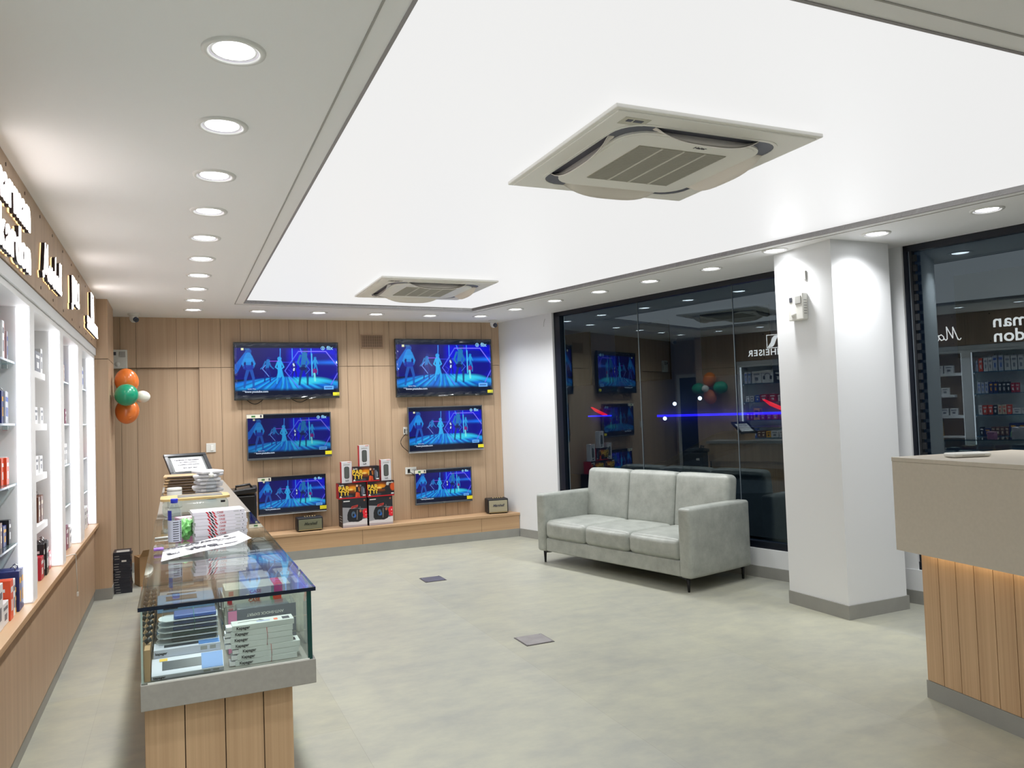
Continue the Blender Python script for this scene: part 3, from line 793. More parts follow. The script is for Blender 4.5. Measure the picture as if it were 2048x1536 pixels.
# ================================================================== TELEVISIONS
def screen_img():
    A = 1505/835; I = Img(320, 178, (4, 18, 60)); I.asp = A
    u, v = I.u, I.v
    # hall: deep blue backdrop, brighter right half
    I.rect(0, .08, 1, .66, (8, 8, 120)); I.mix(np.clip(1-np.abs(u-.20)/.25, 0, 1)*(v < .62)*.6, (16, 14, 84))
    I.rect(.52, .10, 1, .66, (6, 10, 225), .9, e=.08); I.ell(.84, .50, .17, .20, (10, 10, 130), .95, .5); I.ell(.82, .25, .13, .07, (12, 24, 120), .8, .6)
    I.mix(np.exp(-((v-.36)/.035)**2)*np.clip((u-.5)*2.2, 0, 1)*.95, (20, 120, 250))
    # glowing floor
    fl = np.clip((v-(.70-.09*np.sin(np.clip(u, 0, 1)*PI)))/.03, 0, 1)*np.clip((.90-.04*np.abs(u-.5)-v)/.09, 0, 1)
    I.mix(fl, (4, 110, 220))
    th = np.arctan2(u-.48, v-.52+1e-3)
    I.mix(fl*np.clip(.5+.5*np.sin(th*24+np.sin(th*9)*2), 0, 1)**1.5*.75, (40, 190, 250)); I.mix(fl*np.clip(.5+.5*np.sin(th*37+1), 0, 1)**3*.6, (4, 40, 130))
    I.ell(.72, .70, .16, .06, (60, 225, 245), .8, .9)
    dark = (5, 16, 50)
    for a, b in ((0, .085), ):
        I.rect(-1, -1, 2, b, (10, 20, 44), 1, .02)
    I.rect(-1, .86, 2, 2, (4, 14, 40), .95, .05)
    def man(x, y, s, c, c2, lean=0, arm=None, al=.9):
        I.ell(x+lean*s*.3, y-.36*s, .028*s*1.2, .055*s*1.1, c2, al)
        I.cap(x+lean*.2*s, y-.28*s, x, y-.04*s, .06*s, c, al, .05*s)
        I.cap(x, y-.02*s, x-.035*s, y+.2*s, .035*s, c2, al, .028*s); I.cap(x-.035*s, y+.2*s, x-.05*s, y+.40*s, .026*s, c2, al, .02*s)
        I.cap(x+.02*s, y-.02*s, x+.05*s, y+.2*s, .035*s, c2, al, .028*s); I.cap(x+.05*s, y+.2*s, x+.05*s, y+.40*s, .026*s, c2, al, .02*s)
        for sg in (-1, 1):
            ex, ey = x+sg*.065*s, y-.1*s
            I.cap(x+sg*.03*s, y-.26*s, ex, ey, .022*s, c, al); 
            if arm: I.cap(ex, ey, x+sg*arm[0]*s, y+arm[1]*s, .018*s, c, al)
    I.cap(.0, .50, .125, .13, .055, (18, 110, 215), .85, .02); I.cap(.0, .50, .02, .42, .05, (16, 90, 200), .8)
    man(.13, .46, .86, (30, 140, 225), (26, 84, 180), 0, (.05, -.02)); I.cap(.105, .31, .15, .31, .035, (34, 150, 230), .8)
    I.cap(.10, .44, .155, .44, .045, (22, 40, 160), .8)
    man(.305, .48, .55, (28, 120, 200), (10, 30, 130), .1, (.11, -.02)); man(.425, .50, .60, (50, 180, 245), (40, 170, 240), 0, (.02, -.03))
    I.cap(.425, .40, .425, .60, .035, (45, 175, 245), .9)
    man(.565, .48, .38, (16, 20, 100), (14, 20, 110), 0, (.03, .0)); I.cap(.56, .385, .565, .415, .015, (200, 225, 250)); I.cap(.562, .50, .565, .47, .014, (200, 225, 250))
    man(.655, .44, .82, (30, 120, 180), (18, 50, 120), .1, (.03, .0)); I.ell(.65, .47, .035, .035, (12, 20, 80), .8)
    man(.775, .42, .40, (40, 160, 225), (30, 140, 220), 0); I.ell(.765, .52, .03, .045, (130, 20, 120), .9); I.cap(.765, .57, .77, .70, .018, (130, 240, 240), .8)
    # neon lines
    L1 = (120, 120, 255)
    for p in (((.435, .10), (.43, .34)), ((.55, .10), (.55, .33)), ((.63, .10), (.645, .18)), ((.738, .10), (.742, .62))): I.poly(list(p), .008, (60, 150, 255), .9)
    I.cap(.742, .20, .742, .60, .012, (70, 200, 255), .8)
    I.poly([(.33, .33), (.42, .33)], .005, (150, 90, 255)); I.poly([(.45, .35), (.56, .355), (.60, .34)], .004, (60, 80, 255))
    I.poly([(.61, .15), (.885, .15), (1.0, .43)], .008, (130, 120, 255)); I.poly([(.61, .15), (.475, .51), (.60, .82)], .008, (90, 110, 255), .9); I.poly([(1.0, .56), (.93, .78)], .008, (110, 110, 255))
    I.poly([(.29, .40), (.26, .47), (.30, .56), (.32, .61)], .006, (110, 150, 240)); I.poly([(.68, .40), (.72, .49), (.68, .57)], .005, (60, 110, 250)); I.poly([(.51, .49), (.545, .54), (.52, .60)], .004, (60, 80, 220))
    # on-screen badges
    I.rect(.062, .088, .086, .128, (235, 238, 190)); I.rect(.096, .095, .14, .12, (60, 110, 150), .8)
    I.rect(.858, .80, .955, .87, (110, 185, 255)); I.rect(.87, .825, .94, .848, (40, 80, 160), .8)
    I.rect(.067, .865, .10, .875, (180, 200, 230), .8)
    return I
SIMG = screen_img()
def tv(label, xc, z0, z1, x0, x1, style, strength, yaw=0, tint=(1, 1, 1)):
    W, H = x1-x0, z1-z0; k = .98
    t = thing('television', label, 'television', ((x0+x1)/2, 9.148, (z0+z1)/2), yaw)
    D = .075
    MB().box(-W/2+.06, W/2-.06, -D+.03, -.022, -H/2+.06, H/2-.06, bev=.01).build('rear_housing', BLACK, t)
    MB().box(-.12, .12, -.03, 0, -.1, .1).build('wall_bracket', BLACKM, t)
    bz = .012
    fm = BLACK if style in (0, 2) else (pm('tv_grey', (92, 96, 100), .3, .3))
    mb = MB()
    for a, b, c, d_ in ((-W/2, W/2, H/2-bz, H/2), (-W/2, W/2, -H/2, -H/2+.022), (-W/2, -W/2+bz, -H/2+.022, H/2-bz), (W/2-bz, W/2, -H/2+.022, H/2-bz)):
        mb.box(a, b, -D, -D+.035, c, d_, bev=.002, seg=1)
    mb.box(-W/2+.005, W/2-.005, -D+.012, -D+.03, -H/2+.005, H/2-.005)
    mb.build('bezel', fm, t)
    sw, sh = W-2*bz, H-bz-.022
    me = SIMG.mesh('picture', sw, sh, vcol('tv_display_%d' % int(strength*100), strength, .12, tint))
    o = link('screen', me, t, (0, -D+.0105, .005))
    LM = emis('screen_text_light', (215, 232, 255), .75*strength+.1); LB = emis('screen_logo_light', (150, 215, 255), .8*strength)
    s = sw/1.18
    for st, sz, u, v, mt, bo in (('flix', .062, .925, .088, LB, .0022), ('www.youtube.com', .034, .20, .885, LM, .0008), ('Spider-Men', .02, .155, .835, LM, 0)):
        q = link('screen_text', text_mesh(st, sz*s, mats=[mt], bold=bo*s, ext=.0003), o, ((u-.5)*sw, -.0012, (.5-v)*sh), FR['F'])
    mb = MB()
    for kk in range(20):
        a0, a1 = 2*PI*kk/20, 2*PI*(kk+1)/20; R1, R0 = .024*s, .016*s
        cx, cz = (.855-.5)*sw, (.5-.09)*sh
        mb.quad(*[(cx+r_*math.cos(a), -.0012, cz+r_*math.sin(a)) for r_, a in ((R0, a0), (R1, a0), (R1, a1), (R0, a1))])
    mb.box(cx-.006*s, cx+.008*s, -.0014, -.0008, cz-.012*s, cz+.012*s)
    mb.build('screen_logo', LB, o)
    MB().box(W/2-.075, W/2+.0, -D-.003, -D-.0005, -H/2+.028, -H/2+.068).build('price_sticker', pm('yellow_label', (238, 226, 40), .5), t)
    if style in (1, 2, 4, 5):
        q = MB().box(-W/2+.0, -W/2+.0+W*.19, -D-.003, -D-.0005, H/2-.045, H/2-.004).build('energy_label', pm('label_white', (225, 222, 205), .5), t) if style in (1, 2, 5) else None
        if q:
            MB().box(-W/2+W*.055, -W/2+W*.10, -D-.0045, -D-.003, H/2-.034, H/2-.016).build('label_patch', pm('label_green', (60, 120, 60), .5), q)
            MB().box(-W/2+W*.155, -W/2+W*.175, -D-.0045, -D-.003, H/2-.036, H/2-.010).build('label_patch', INK, q)
    MB().box(-.02*W, .02*W, -D-.001, -D, -H/2+.006, -H/2+.014).build('maker_badge', CHROME, t)
    if style in (2, 3, 4):
        MB().box(-W/2, W/2, -D-.002, -D+.002, -H/2, -H/2+.012, bev=.001).build('silver_strip', pm('tv_silver', (190, 192, 196), .25, .6), t)
    if style == 0:   # still in its crinkled wrapping film
        rnd = random.Random(int(W*1000)+int(xc*10)); mb = MB()
        def crinkle(p0, p1, wid, n=26):
            a, b = Vector(p0), Vector(p1); d_ = (b-a); nn = Vector((-d_.z, 0, d_.x)).normalized(); L = []
            for i in range(n+1):
                p = a+d_*i/n; L.append([mb.bm.verts.new(p+nn*(wid*j/3*rnd.uniform(.8, 1.15))+Vector((0, -rnd.uniform(.001, .011), 0))) for j in range(4)])
            for i in range(n):
                for j in range(3): mb.bm.faces.new((L[i][j], L[i+1][j], L[i+1][j+1], L[i][j+1]))
        y_ = -D-.004
        crinkle((-W/2, y_, -H/2), (W/2, y_, -H/2), .05); crinkle((W/2, y_, H/2), (-W/2, y_, H/2), .045)
        crinkle((-W/2, y_, H/2), (-W/2, y_, -H/2), .035); crinkle((W/2, y_, -H/2), (W/2, y_, H/2), .035)
        mb.build('wrapping_film', glass('wrap_film', (.86, .9, .9), 1.6, .16), t)
    return t
TVS = [
 ('large film-wrapped television at the top left of the oak wall', .612, 1.797, 2.456, .612, 1.787, 0, 1.0),
 ('middle television in the left column of screens, with a dimmer picture', .73, 1.112, 1.635, .738, 1.680, 1, .62),
 ('small bottom television in the left column, above a squat speaker', .84, .48, .915, .843, 1.602, 2, .75),
 ('large film-wrapped television at the top right of the oak wall', 2.48, 1.786, 2.506, 2.478, 3.752, 0, 1.0),
 ('middle television in the right column, silver lower edge', 2.6, 1.095, 1.662, 2.614, 3.598, 3, .95),
 ('smallest television, bottom of the right column beside the power socket', 2.68, .455, .888, 2.680, 3.424, 5, .85)]
def shrink(a): return a
TVO = []
for lb, xc, z0, z1, x0, x1, st, s_ in TVS:
    # positions were taken on the wall plane; the screens stand .07 m proud of it
    f = (9.15-.075)/9.15
    xx0, xx1 = x0*f, x1*f; zz0, zz1 = 1.55+(z0-1.55)*f, 1.55+(z1-1.55)*f
    TVO.append(tv(lb, xc, zz0, zz1, xx0, xx1, st, s_, 0))
# loose cords
def cord(pts, k, r=.004, mat=BLACK):
    o = MB().tube(pts, r, 8).build('power_cord', mat, TVO[k]); o.location = -TVO[k].location; return o
def arc(p0, p1, sag, n=12, ax=2, y=9.12):
    P = []
    for i in range(n+1):
        t_ = i/n; p = Vector(p0).lerp(Vector(p1), t_); p[ax] += sag*math.sin(PI*t_); P.append(tuple(p))
    return P
cord(arc((.74, 9.12, 1.80), (.92, 9.12, 1.80), -.05), 0)
cord(arc((1.23, 9.12, 1.80), (1.42, 9.12, 1.80), -.04), 0)
cord(arc((2.575, 9.12, 1.34), (2.60, 9.12, 1.12), -.08, ax=0), 4)
cord([(2.60, 9.135, .88), (2.64, 9.10, .85), (2.70, 9.10, .77), (2.74, 9.12, .70)], 5)

# ================================================================== BOXES AND SPEAKERS ON THE BENCH
ZB = .298
def art_party(red=True, alt=False):
    I = Img(120, 64, (24, 24, 30)); I.asp = .30/.18
    I.ell(.50, .36, .26, .26, (150, 70, 12), .9, .9); I.ell(.50, .34, .16, .13, (240, 150, 20), .9, .9); I.ell(.44, .42, .08, .06, (252, 220, 120), .8, .9)
    if not alt:
        I.cap(.68, .30, .68, .62, .09, (30, 24, 30)); I.ell(.67, .20, .035, .075, (230, 190, 160)); I.ell(.80, .20, .03, .06, (120, 124, 136)); I.cap(.61, .34, .60, .55, .03, (210, 170, 60)); I.cap(.73, .33, .75, .55, .03, (200, 120, 50))
        I.cap(.66, .68, .64, .92, .07, (226, 86, 40)); I.cap(.72, .70, .74, .92, .06, (200, 70, 36)); I.cap(.87, .35, .88, .80, .085, (92, 98, 114)); I.cap(.92, .4, .93, .7, .02, (170, 176, 190))
    else:
        I.ell(.75, .20, .05, .13, (200, 200, 196)); I.cap(.74, .46, .80, .8, .17, (30, 30, 36)); I.cap(.55, .5, .68, .46, .05, (36, 34, 40)); I.ell(.95, .4, .10, .26, (214, 84, 30), .95, .4)
    I.ell(.40, .84, .1, .08, (70, 72, 84), .8, .6)
    I.rect(-1, .93, 2, 2, (196, 30, 44)); I.poly([(.04, .9), (.07, .82), (.10, .9)], .02, (250, 246, 240), close=True)
    for k in range(4): I.ell(.16+.06*k, .88, .012, .025, (130, 130, 130))
    I.rect(.88, .80, .98, .88, (230, 230, 230))
    return I
PARTM = [art_party().mesh('art', .318, .176, vcol('printed_art', 0)), art_party(alt=True).mesh('art', .318, .176, vcol('printed_art', 0))]
YEL = pm('print_yellow', (242, 200, 60), .5)
def party_box(x, y, z, label, alt=0):
    t = thing('speaker_carton', label, 'box', (x, y, z), .03, 'dark cartons printed with an orange burst')
    MB().box(-.16, .16, 0, .13, 0, .178, bev=.0015, seg=1).build('carton', pm('carton_crimson', (186, 26, 40), .45), t)
    link('printed_front', PARTM[alt], t, (0, -.0012, .089))
    txt(t, 'printed_word', 'PAR', .07, YEL, (-.10, -.0022, .116), bold=.0025); txt(t, 'printed_word', 'TY?', .07, YEL, (-.095, -.0022, .062), bold=.0025)
    txt(t, 'printed_word', 'boAt', .026, WPLAST, (-.125 if not alt else .12, -.0022, .156), bold=.0006)
    MB().box(-.1595, .1595, .0, .128, .178, .1786).build('carton_top', pm('carton_dark', (40, 38, 44), .5), t)
    return t
def art_trolley():
    I = Img(110, 120, (34, 36, 44)); I.asp = .29/.33
    v0 = .28+.10*I.u
    I.mix(np.clip((I.v-v0)/.01, 0, 1), (150, 150, 156)); I.mix(np.clip((I.v-.30-.1*I.u)/.01, 0, 1)*(I.u > .45), (84, 84, 90))
    I.mix(np.clip((I.v-(.84-.12*I.u))/.01, 0, 1), (216, 214, 218)); I.mix(np.clip((I.v-(.90+.02*I.u))/.03, 0, 1), (176, 168, 176))
    I.ell(.95, .55, .16, .17, (226, 34, 50)); I.rect(.93, .47, .97, .52, (250, 200, 200)); I.rect(.93, .60, .97, .62, (250, 200, 200))
    I.poly([(.28, .76), (.24, .70), (.26, .50), (.32, .40), (.60, .40), (.74, .46), (.78, .60), (.74, .74), (.62, .78)], .05, (28, 28, 34), close=True); I.cap(.38, .58, .62, .60, .17, (28, 28, 34)); 
    I.ell(.43, .58, .13, .17, (20, 24, 34)); I.ell(.44, .56, .085, .11, (74, 96, 120)); I.ell(.49, .61, .05, .06, (40, 100, 190)); I.ell(.44, .58, .04, .05, (18, 22, 30))
    I.poly([(.36, .34), (.60, .29), (.62, .24), (.38, .28)], .012, (206, 60, 50), close=True); I.cap(.60, .42, .58, .74, .015, (120, 112, 110)); I.ell(.73, .45, .045, .055, (180, 100, 70)); I.cap(.72, .30, .72, .42, .012, (110, 110, 112))
    I.rect(.04, .06, .30, .095, (225, 225, 225)); I.ell(.90, .08, .035, .035, (170, 90, 60))
    return I
TRM = art_trolley().mesh('art', .284, .325, vcol('printed_art', 0))
def trolley_box(x, y, z, label):
    t = thing('speaker_carton', label, 'box', (x, y, z), .03, 'large cartons picturing a portable speaker')
    MB().box(-.143, .143, 0, .20, 0, .328, bev=.0015, seg=1).build('carton', pm('carton_side', (44, 38, 42), .45), t)
    link('printed_front', TRM, t, (0, -.0012, .164))
    mb = MB()
    for k in range(3): mb.box(-.1445, -.143, .03, .14, .06+.03*k, .068+.03*k)
    mb.build('side_print', GPLAST, t); return t
YB = 8.90
trolley_box(1.885-.005, YB, ZB, 'large grey and black speaker carton, left one at the bottom of the stack')
trolley_box(2.183, YB-.005, ZB, 'large grey and black speaker carton, right one at the bottom of the stack')
party_box(1.858, YB, ZB+.3295, 'dark orange-burst carton on the left of the middle tier, red end showing')
party_box(2.190, YB-.01, ZB+.3295, 'dark orange-burst carton on the right of the middle tier, pale face at top', 1)
party_box(2.020, YB, ZB+.5095, 'dark orange-burst carton at the top of the carton pyramid')
def slim_box(x, z, label):
    t = thing('slim_carton', label, 'box', (x, YB+.01, z), .03, 'tall white cartons with a dark pill-shaped picture')
    MB().box(-.06, .06, 0, .07, 0, .245, bev=.001, seg=1).build('carton', [pm('slim_white', (214, 214, 218), .45)], t)
    MB().box(-.0608, -.06, .0, .07, .001, .244).build('side_panel', RED, t)
    def rr(mb, w_, h_, r_, y0_, y1_, cz): mb.prism([(p[0], p[1]) for p in [(a*w_/(h_) if 0 else a, b) for a, b in superrect(w_, h_, r_)]], -y1_, -y0_, T=Matrix.Translation((0, 0, cz)) @ Matrix.Rotation(PI/2, 4, 'X') @ Matrix.Scale(-1, 4, (0, 0, 1)))
    def superrect(w_, h_, r_):
        P = []
        for sx, sy, a0 in ((1, 1, 0), (-1, 1, PI/2), (-1, -1, PI), (1, -1, 1.5*PI)):
            for k in range(5):
                a = a0+PI/2*k/4; P.append((sx*(w_-r_)+r_*math.cos(a), sy*(h_-r_)+r_*math.sin(a)))
        return P
    for nm, w_, h_, y_, c_ in (('printed_picture', .029, .069, .0012, (34, 36, 38)), ('picture_centre', .024, .064, .0018, (84, 88, 86))):
        mb = MB(); P = superrect(w_, h_, .02 if w_ > .025 else .016)
        A = [mb.bm.verts.new((p[0], -y_, p[1]+.12)) for p in P]; f = mb.bm.faces.new(A)
        mb.build(nm, pm(nm, c_, .5), t)
    txt(t, 'printed_word', 'SLIMLINE', .018, GPLAST, (0, -.0015, .212)); txt(t, 'printed_word', '1x/5', .024, INK, (0, -.0015, .028), bold=.0004)
    MB().box(.01, .05, -.001, 0, .235, .240).build('orange_flash', pm('flash', (230, 120, 90), .5), t)
slim_box(1.800, ZB+.3295+.1795, 'tall white slim carton standing on the left of the carton pyramid')
slim_box(2.010, ZB+.5095+.1795, 'tall white slim carton standing at the very top of the pyramid')
slim_box(2.262, ZB+.3295+.1795, 'tall white slim carton standing on the right of the carton pyramid')

def speaker(x0, y0, rz, w_, h_, d_, label, col):
    t = thing('bookshelf_speaker', label, 'speaker', (x0, y0, ZB), rz)
    MB().box(0, w_, 0, d_, .006, h_, bev=.012, seg=3).build('cabinet', pm('vinyl_black', (26, 26, 30), .55, bump=.4, bscale=400), t)
    MB().box(.014, w_-.014, -.004, .006, .022, h_-.022, bev=.003).build('grille_cloth', pm('grille_'+str(col[0]), col, .85, bump=.5, bscale=500), t)
    MB().box(.012, w_-.012, -.005, .004, .014, .021).build('brass_piping', pm('brass', (196, 176, 130), .3, .6), t)
    mb = MB()
    for k in range(5): mb.cyl((w_*.32+.028*k, d_*.35, h_-.001), (w_*.32+.028*k, d_*.35, h_+.012), .008, n=12)
    mb.build('control_knobs', pm('brass', (196, 176, 130), .3, .6), t)
    txt(t, 'script_logo', 'Marshall', .042, INK if col[0] > 140 else pm('logo_dark', (50, 52, 40), .5), (w_/2, -.006, h_*.55), shear=.4, bold=.0012)
    mb = MB()
    for a in (.02, w_-.04):
        for b in (.02, d_-.04): mb.box(a, a+.02, b, b+.02, 0, .008)
    mb.build('feet', BLACK, t)
speaker(1.232, 8.90, .02, .285, .155, .16, 'squat black speaker with olive cloth front under the left televisions', (112, 114, 92))
speaker(3.545, 8.935, -.16, .262, .185, .19, 'black speaker with tan cloth front at the right end of the bench', (164, 158, 134))

# ================================================================== BLACK TROLLEY SPEAKER ON THE FLOOR
t = thing('party_speaker', 'tall black trolley speaker standing between counter and oak wall', 'speaker', (.60, 8.10, 0), -.10)
MB().box(-.14, .13, -.16, .14, .04, .84, bev=.02, seg=3).build('cabinet', BLACK, t)
mb = MB(); T_ = Matrix.Translation((0, -.02, .85)) @ Matrix.Rotation(-.10, 4, 'Y')
mb.box(-.15, .14, -.16, .15, .0, .05, bev=.012, T=T_); mb.build('top_panel', pm('black_satin', (30, 32, 36), .3), t)
mb = MB(); mb.tube([(-.06, -.12, .89), (-.06, -.12, .925), (.07, -.12, .94), (.09, -.12, .905)], .012); mb.build('handle', BLACK, t)
for sx in (-.11, .10): MB().cyl((sx-.015, .10, .045), (sx+.015, .10, .045), .045, n=20).build('wheel', BLACKM, t)
MB().box(.132, .134, -.11, -.06, .72, .755).build('sticker', WPLAST, t)

# ================================================================== DISPLAY COUNTER
CX0, CX1, CY0, CYG, CY1 = -.11, .41, 2.61, 4.98, 8.0
ZS0, ZS1, ZT = .688, .766, 1.0
t = thing('display_counter', 'long shop counter with a glass display case and grooved oak base', 'counter', (0, 0, 0))
mb = MB(); mb.mi = 1; mb.box(CX0+.02, CX1-.075, CY0+.06, CY1-.02, 0, ZS0); mb.mi = 0
xs = [CX0+.008, .012, .130, .247, CX1-.07]
for a, b in zip(xs, xs[1:]): mb.box(a+.0015, b-.0015, CY0+.045, CY0+.062, .0, ZS0)
yy = CY0+.062
while yy < CY1-.05:
    y2 = min(yy+.12, CY1-.02)
    mb.box(CX1-.077, CX1-.07, yy+.0015, y2-.0015, 0, ZS0); mb.box(CX0+.008, CX0+.021, yy+.0015, y2-.0015, 0, ZS0); yy = y2
mb.build('base', [W_OAKD, GROOVE], t)
MB().box(CX0, CX1, CY0, CYG, ZS0, ZS1, bev=.002).build('deck_slab', QUARTZ, t)
# solid end of the counter
MB().box(CX0+.01, CX1-.02, CYG+.03, CY1-.03, ZS0, .97).build('solid_section', W_OAKD, t)
MB().box(CX0, CX1+.005, CYG+.012, CY1, .96, ZT, bev=.003).build('solid_top', QUARTZ, t)
mb = MB(); mb.box(CX0-.004, CX1+.004, CY0-.004, CYG+.01, ZT-.012, ZT, faces={2: 2, 3: 1, 4: 1, 5: 1}); mb.build('glass_top', [CLEARG, GEDGE, GEDGED], t)
mb = MB(); mb.box(CX0+.004, CX1-.014, CY0+.006, CY0+.014, ZS1, ZT-.0125, faces={3: 1, 5: 1}); mb.build('glass_front', [CLEARG, GEDGE], t, label='upright end pane of the glass case')
mb = MB(); mb.box(CX1-.022, CX1-.012, CY0+.015, CYG, ZS1, ZT-.0125, faces={2: 1, 4: 1}); mb.build('glass_side', [CLEARG, GEDGE], t)
MB().box(CX1-.024, CX1-.010, CY0+.004, CY0+.0145, ZS1, ZT-.0125).build('glass_corner', GEDGE, t)
mb = MB(); mb.box(CX0+.002, CX0+.008, CY0+.02, CYG, ZS1, ZT-.0125, faces={2: 1}); mb.build('glass_door', [CLEARG, pm('pane_bright_edge', (200, 215, 210), .3)], t)
MB().box(CX0+.02, CX1-.02, CY0+.001, CY0+.005, ZS1-.001, ZS1+.004).build('bottom_channel', WPLAST, t)

ZD = ZS1+.001
TXTB = pm('label_black', (40, 42, 46), .6)
def stack_item(name, cat, label, group, x0, x1, y0, y1, z, h, mat, rz=0, extra=None):
    cx, cy = (x0+x1)/2, (y0+y1)/2
    t = thing(name, label, cat, (cx, cy, z), rz, group)
    w_, d_ = (x1-x0)/2, (y1-y0)/2
    MB().box(-w_, w_, -d_, d_, 0, h-.0006, bev=.0008, seg=1).build('carton', mat, t)
    if extra: extra(t, w_, d_, h)
    return t
WBOX = pm('carton_cool_white', (218, 222, 220), .4)
# right front stack of long white accessory cartons
def ex_white(top):
    def f(t, w_, d_, h):
        txt(t, 'printed_word', 'Kapager', .0125, TXTB, (-w_+.033, -d_-.0008, h*.45), bold=.0003)
        if top:
            MB().box(w_-.035, w_-.012, -.02, .012, h-.0005, h).build('dark_code_patch', INK, t)
            MB().box(w_-.062, w_-.05, -.018, .004, h-.0005, h).build('orange_patch', pm('patch_orange', (232, 112, 72), .5), t)
            MB().box(-.02, w_-.075, -.016, -.004, h-.0005, h).build('pen_picture', pm('pic_lilac', (176, 186, 220), .5), t)
            mb = MB().tube([(-w_+.02, .0, h), (-w_+.06, .008, h), (-w_+.1, -.004, h), (-.01, .012, h)], .0012, 6); mb.build('cable_picture', GPLAST, t)
        MB().box(-w_-.018, -w_, -d_+.004, d_-.02, .002, h-.004).build('hang_tab', PAPER, t)
    return f
offs = [(.012, 0), (.018, 0), (.022, 0), (0, 0), (-.002, .0), (0, 0), (.004, .0)]
z = ZD; hh = .0185
for k in range(7):
    ox, oy = offs[k]
    stack_item('accessory_carton', 'box', f'long white accessory carton, {ORD[6-k]} from the top of the front right stack', 'front right stack of long white cartons',
               .152+ox, .345+ox, 2.655+oy, 2.72+oy, z, hh, WBOX, random.uniform(-.015, .015), ex_white(k in (6, 2)))
    z += hh
def band(label, x, y0, y1, z0, z1, col):
    mb = MB(); P = [(x, y0, z0), (x+.002, y0, (z0+z1)/2), (x, y0, z1), (x, y1, z1), (x, y1, z0), (x, y0, z0)]
    tag(mb.tube(P, .0009, 5).build('rubber_band', pm(col, {'band_red': (200, 60, 60), 'band_green': (70, 150, 110)}[col], .5)), label, 'rubber band')
band('thin red rubber band around the upper white cartons of the front right stack', .262, 2.652, 2.7225, ZD+3*hh, ZD+6*hh, 'band_red')
band('thin red rubber band around the lower white cartons of the front right stack', .274, 2.652, 2.7225, ZD+.001, ZD+3*hh, 'band_red')
# clear anti-shock packs
DARKP = pm('phone_dark', (52, 60, 70), .25)
def ex_shock(t, w_, d_, h):
    MB().box(-w_+.03, w_-.02, -d_+.006, d_-.006, .003, h-.004, bev=.004).build('case_inside', pm('smoke_case', (70, 80, 88), .3), t)
    MB().box(-w_, w_, -d_-.0008, -d_-.0002, .001, h-.003).build('front_strip', pm('strip_grey', (120, 124, 134), .4), t)
    o = txt(t, 'printed_word', 'ANTI-SHOCK EXPERT', .0125, WPLAST, (0.01, -d_-.0014, h*.5), 'FU', bold=.0003)
    MB().box(-w_+.002, -w_+.03, -d_-.0016, -d_-.001, .002, h-.006).build('pink_print', pm('pink', (240, 150, 190), .5), t)
z = ZD
for k in range(3):
    stack_item('protective_case_pack', 'package', f'clear phone case pack, {ORD[2-k]} from the top behind the white cartons', 'clear phone case packs', .150, .375, 2.80, 2.90, z, .05, CLEARP, .01*(k-1), ex_shock); z += .05
# CASE cartons
def ex_case(t, w_, d_, h):
    txt(t, 'printed_word', 'CASE', .017, pm('print_rust', (196, 92, 60), .5), (-.01, -d_-.0008, h*.5), bold=.0006)
    MB().box(-w_+.012, -w_+.028, -d_-.0008, -d_, h*.25, h*.8).build('red_mark', RED, t)
    MB().box(.045, .055, -d_-.0008, -d_, 0.001, h-.002).build('green_flash', pm('print_green', (110, 180, 120), .5), t)
    MB().box(.055, .085, -d_-.0010, -d_, 0.001, h-.002).build('red_flash', pm('print_vermilion', (226, 70, 40), .5), t)
    MB().box(.055, .085, -d_, d_, h-.0006, h+.0002).build('red_top_flash', pm('print_vermilion', (226, 70, 40), .5), t)
z = ZD
for k in range(6):
    stack_item('case_carton', 'box', f'cream carton lettered CASE, {ORD[5-k]} from the top of its stack', 'cream cartons with red marks', .148+.004*(k % 2), .375+.004*(k % 2), 2.965, 3.10, z, .0305, pm('carton_cream2', (222, 226, 212), .45), .012*((k % 3)-1), ex_case); z += .0305
# left column: window boxes
def ex_win(t, w_, d_, h):
    MB().box(-w_+.03, w_-.065, -d_+.018, d_-.016, h-.0006, h+.0004).build('window_panel', DARKP, t)
    MB().box(w_-.065, w_-.002, -d_+.003, d_-.003, h-.0006, h+.0006).build('blue_print', pm('print_blue', (96, 146, 214), .4), t)
    MB().box(-w_+.022, -w_+.045, d_-.014, d_-.004, h-.0006, h+.0005).build('yellow_print', YEL, t)
    MB().box(w_-.06, w_-.04, -d_-.0006, -d_, h*.3, h*.75).build('pictogram', GPLAST, t)
    MB().box(w_-.032, w_-.014, -d_-.0006, -d_, h*.3, h*.75).build('pictogram', GPLAST, t)
    txt(t, 'printed_word', 'kapager', .011, TXTB, (-w_+.022, -d_-.0007, h*.5), bold=.0003)
LIL = pm('carton_lilac_white', (216, 220, 234), .35)
for k, (z, h) in enumerate(((ZD, .022), (ZD+.022, .026), (ZD+.048, .026))):
    stack_item('window_carton', 'box', f'white windowed carton with a blue corner, {ORD[2-k]} from the top of the front left stack', 'white windowed cartons at the front left of the case', -.075, .122, 2.705, 2.79, z, h, LIL, 0, ex_win)
q = stack_item('window_carton', 'box', 'white windowed carton with a blue corner leaning against the front left stack', 'white windowed cartons at the front left of the case', -.080, .128, 2.632, 2.700, ZD, .018, LIL, 0, ex_win)
q.rotation_euler = (math.radians(33), 0, .0); q.location = (.024, 2.667, ZD+.0195)
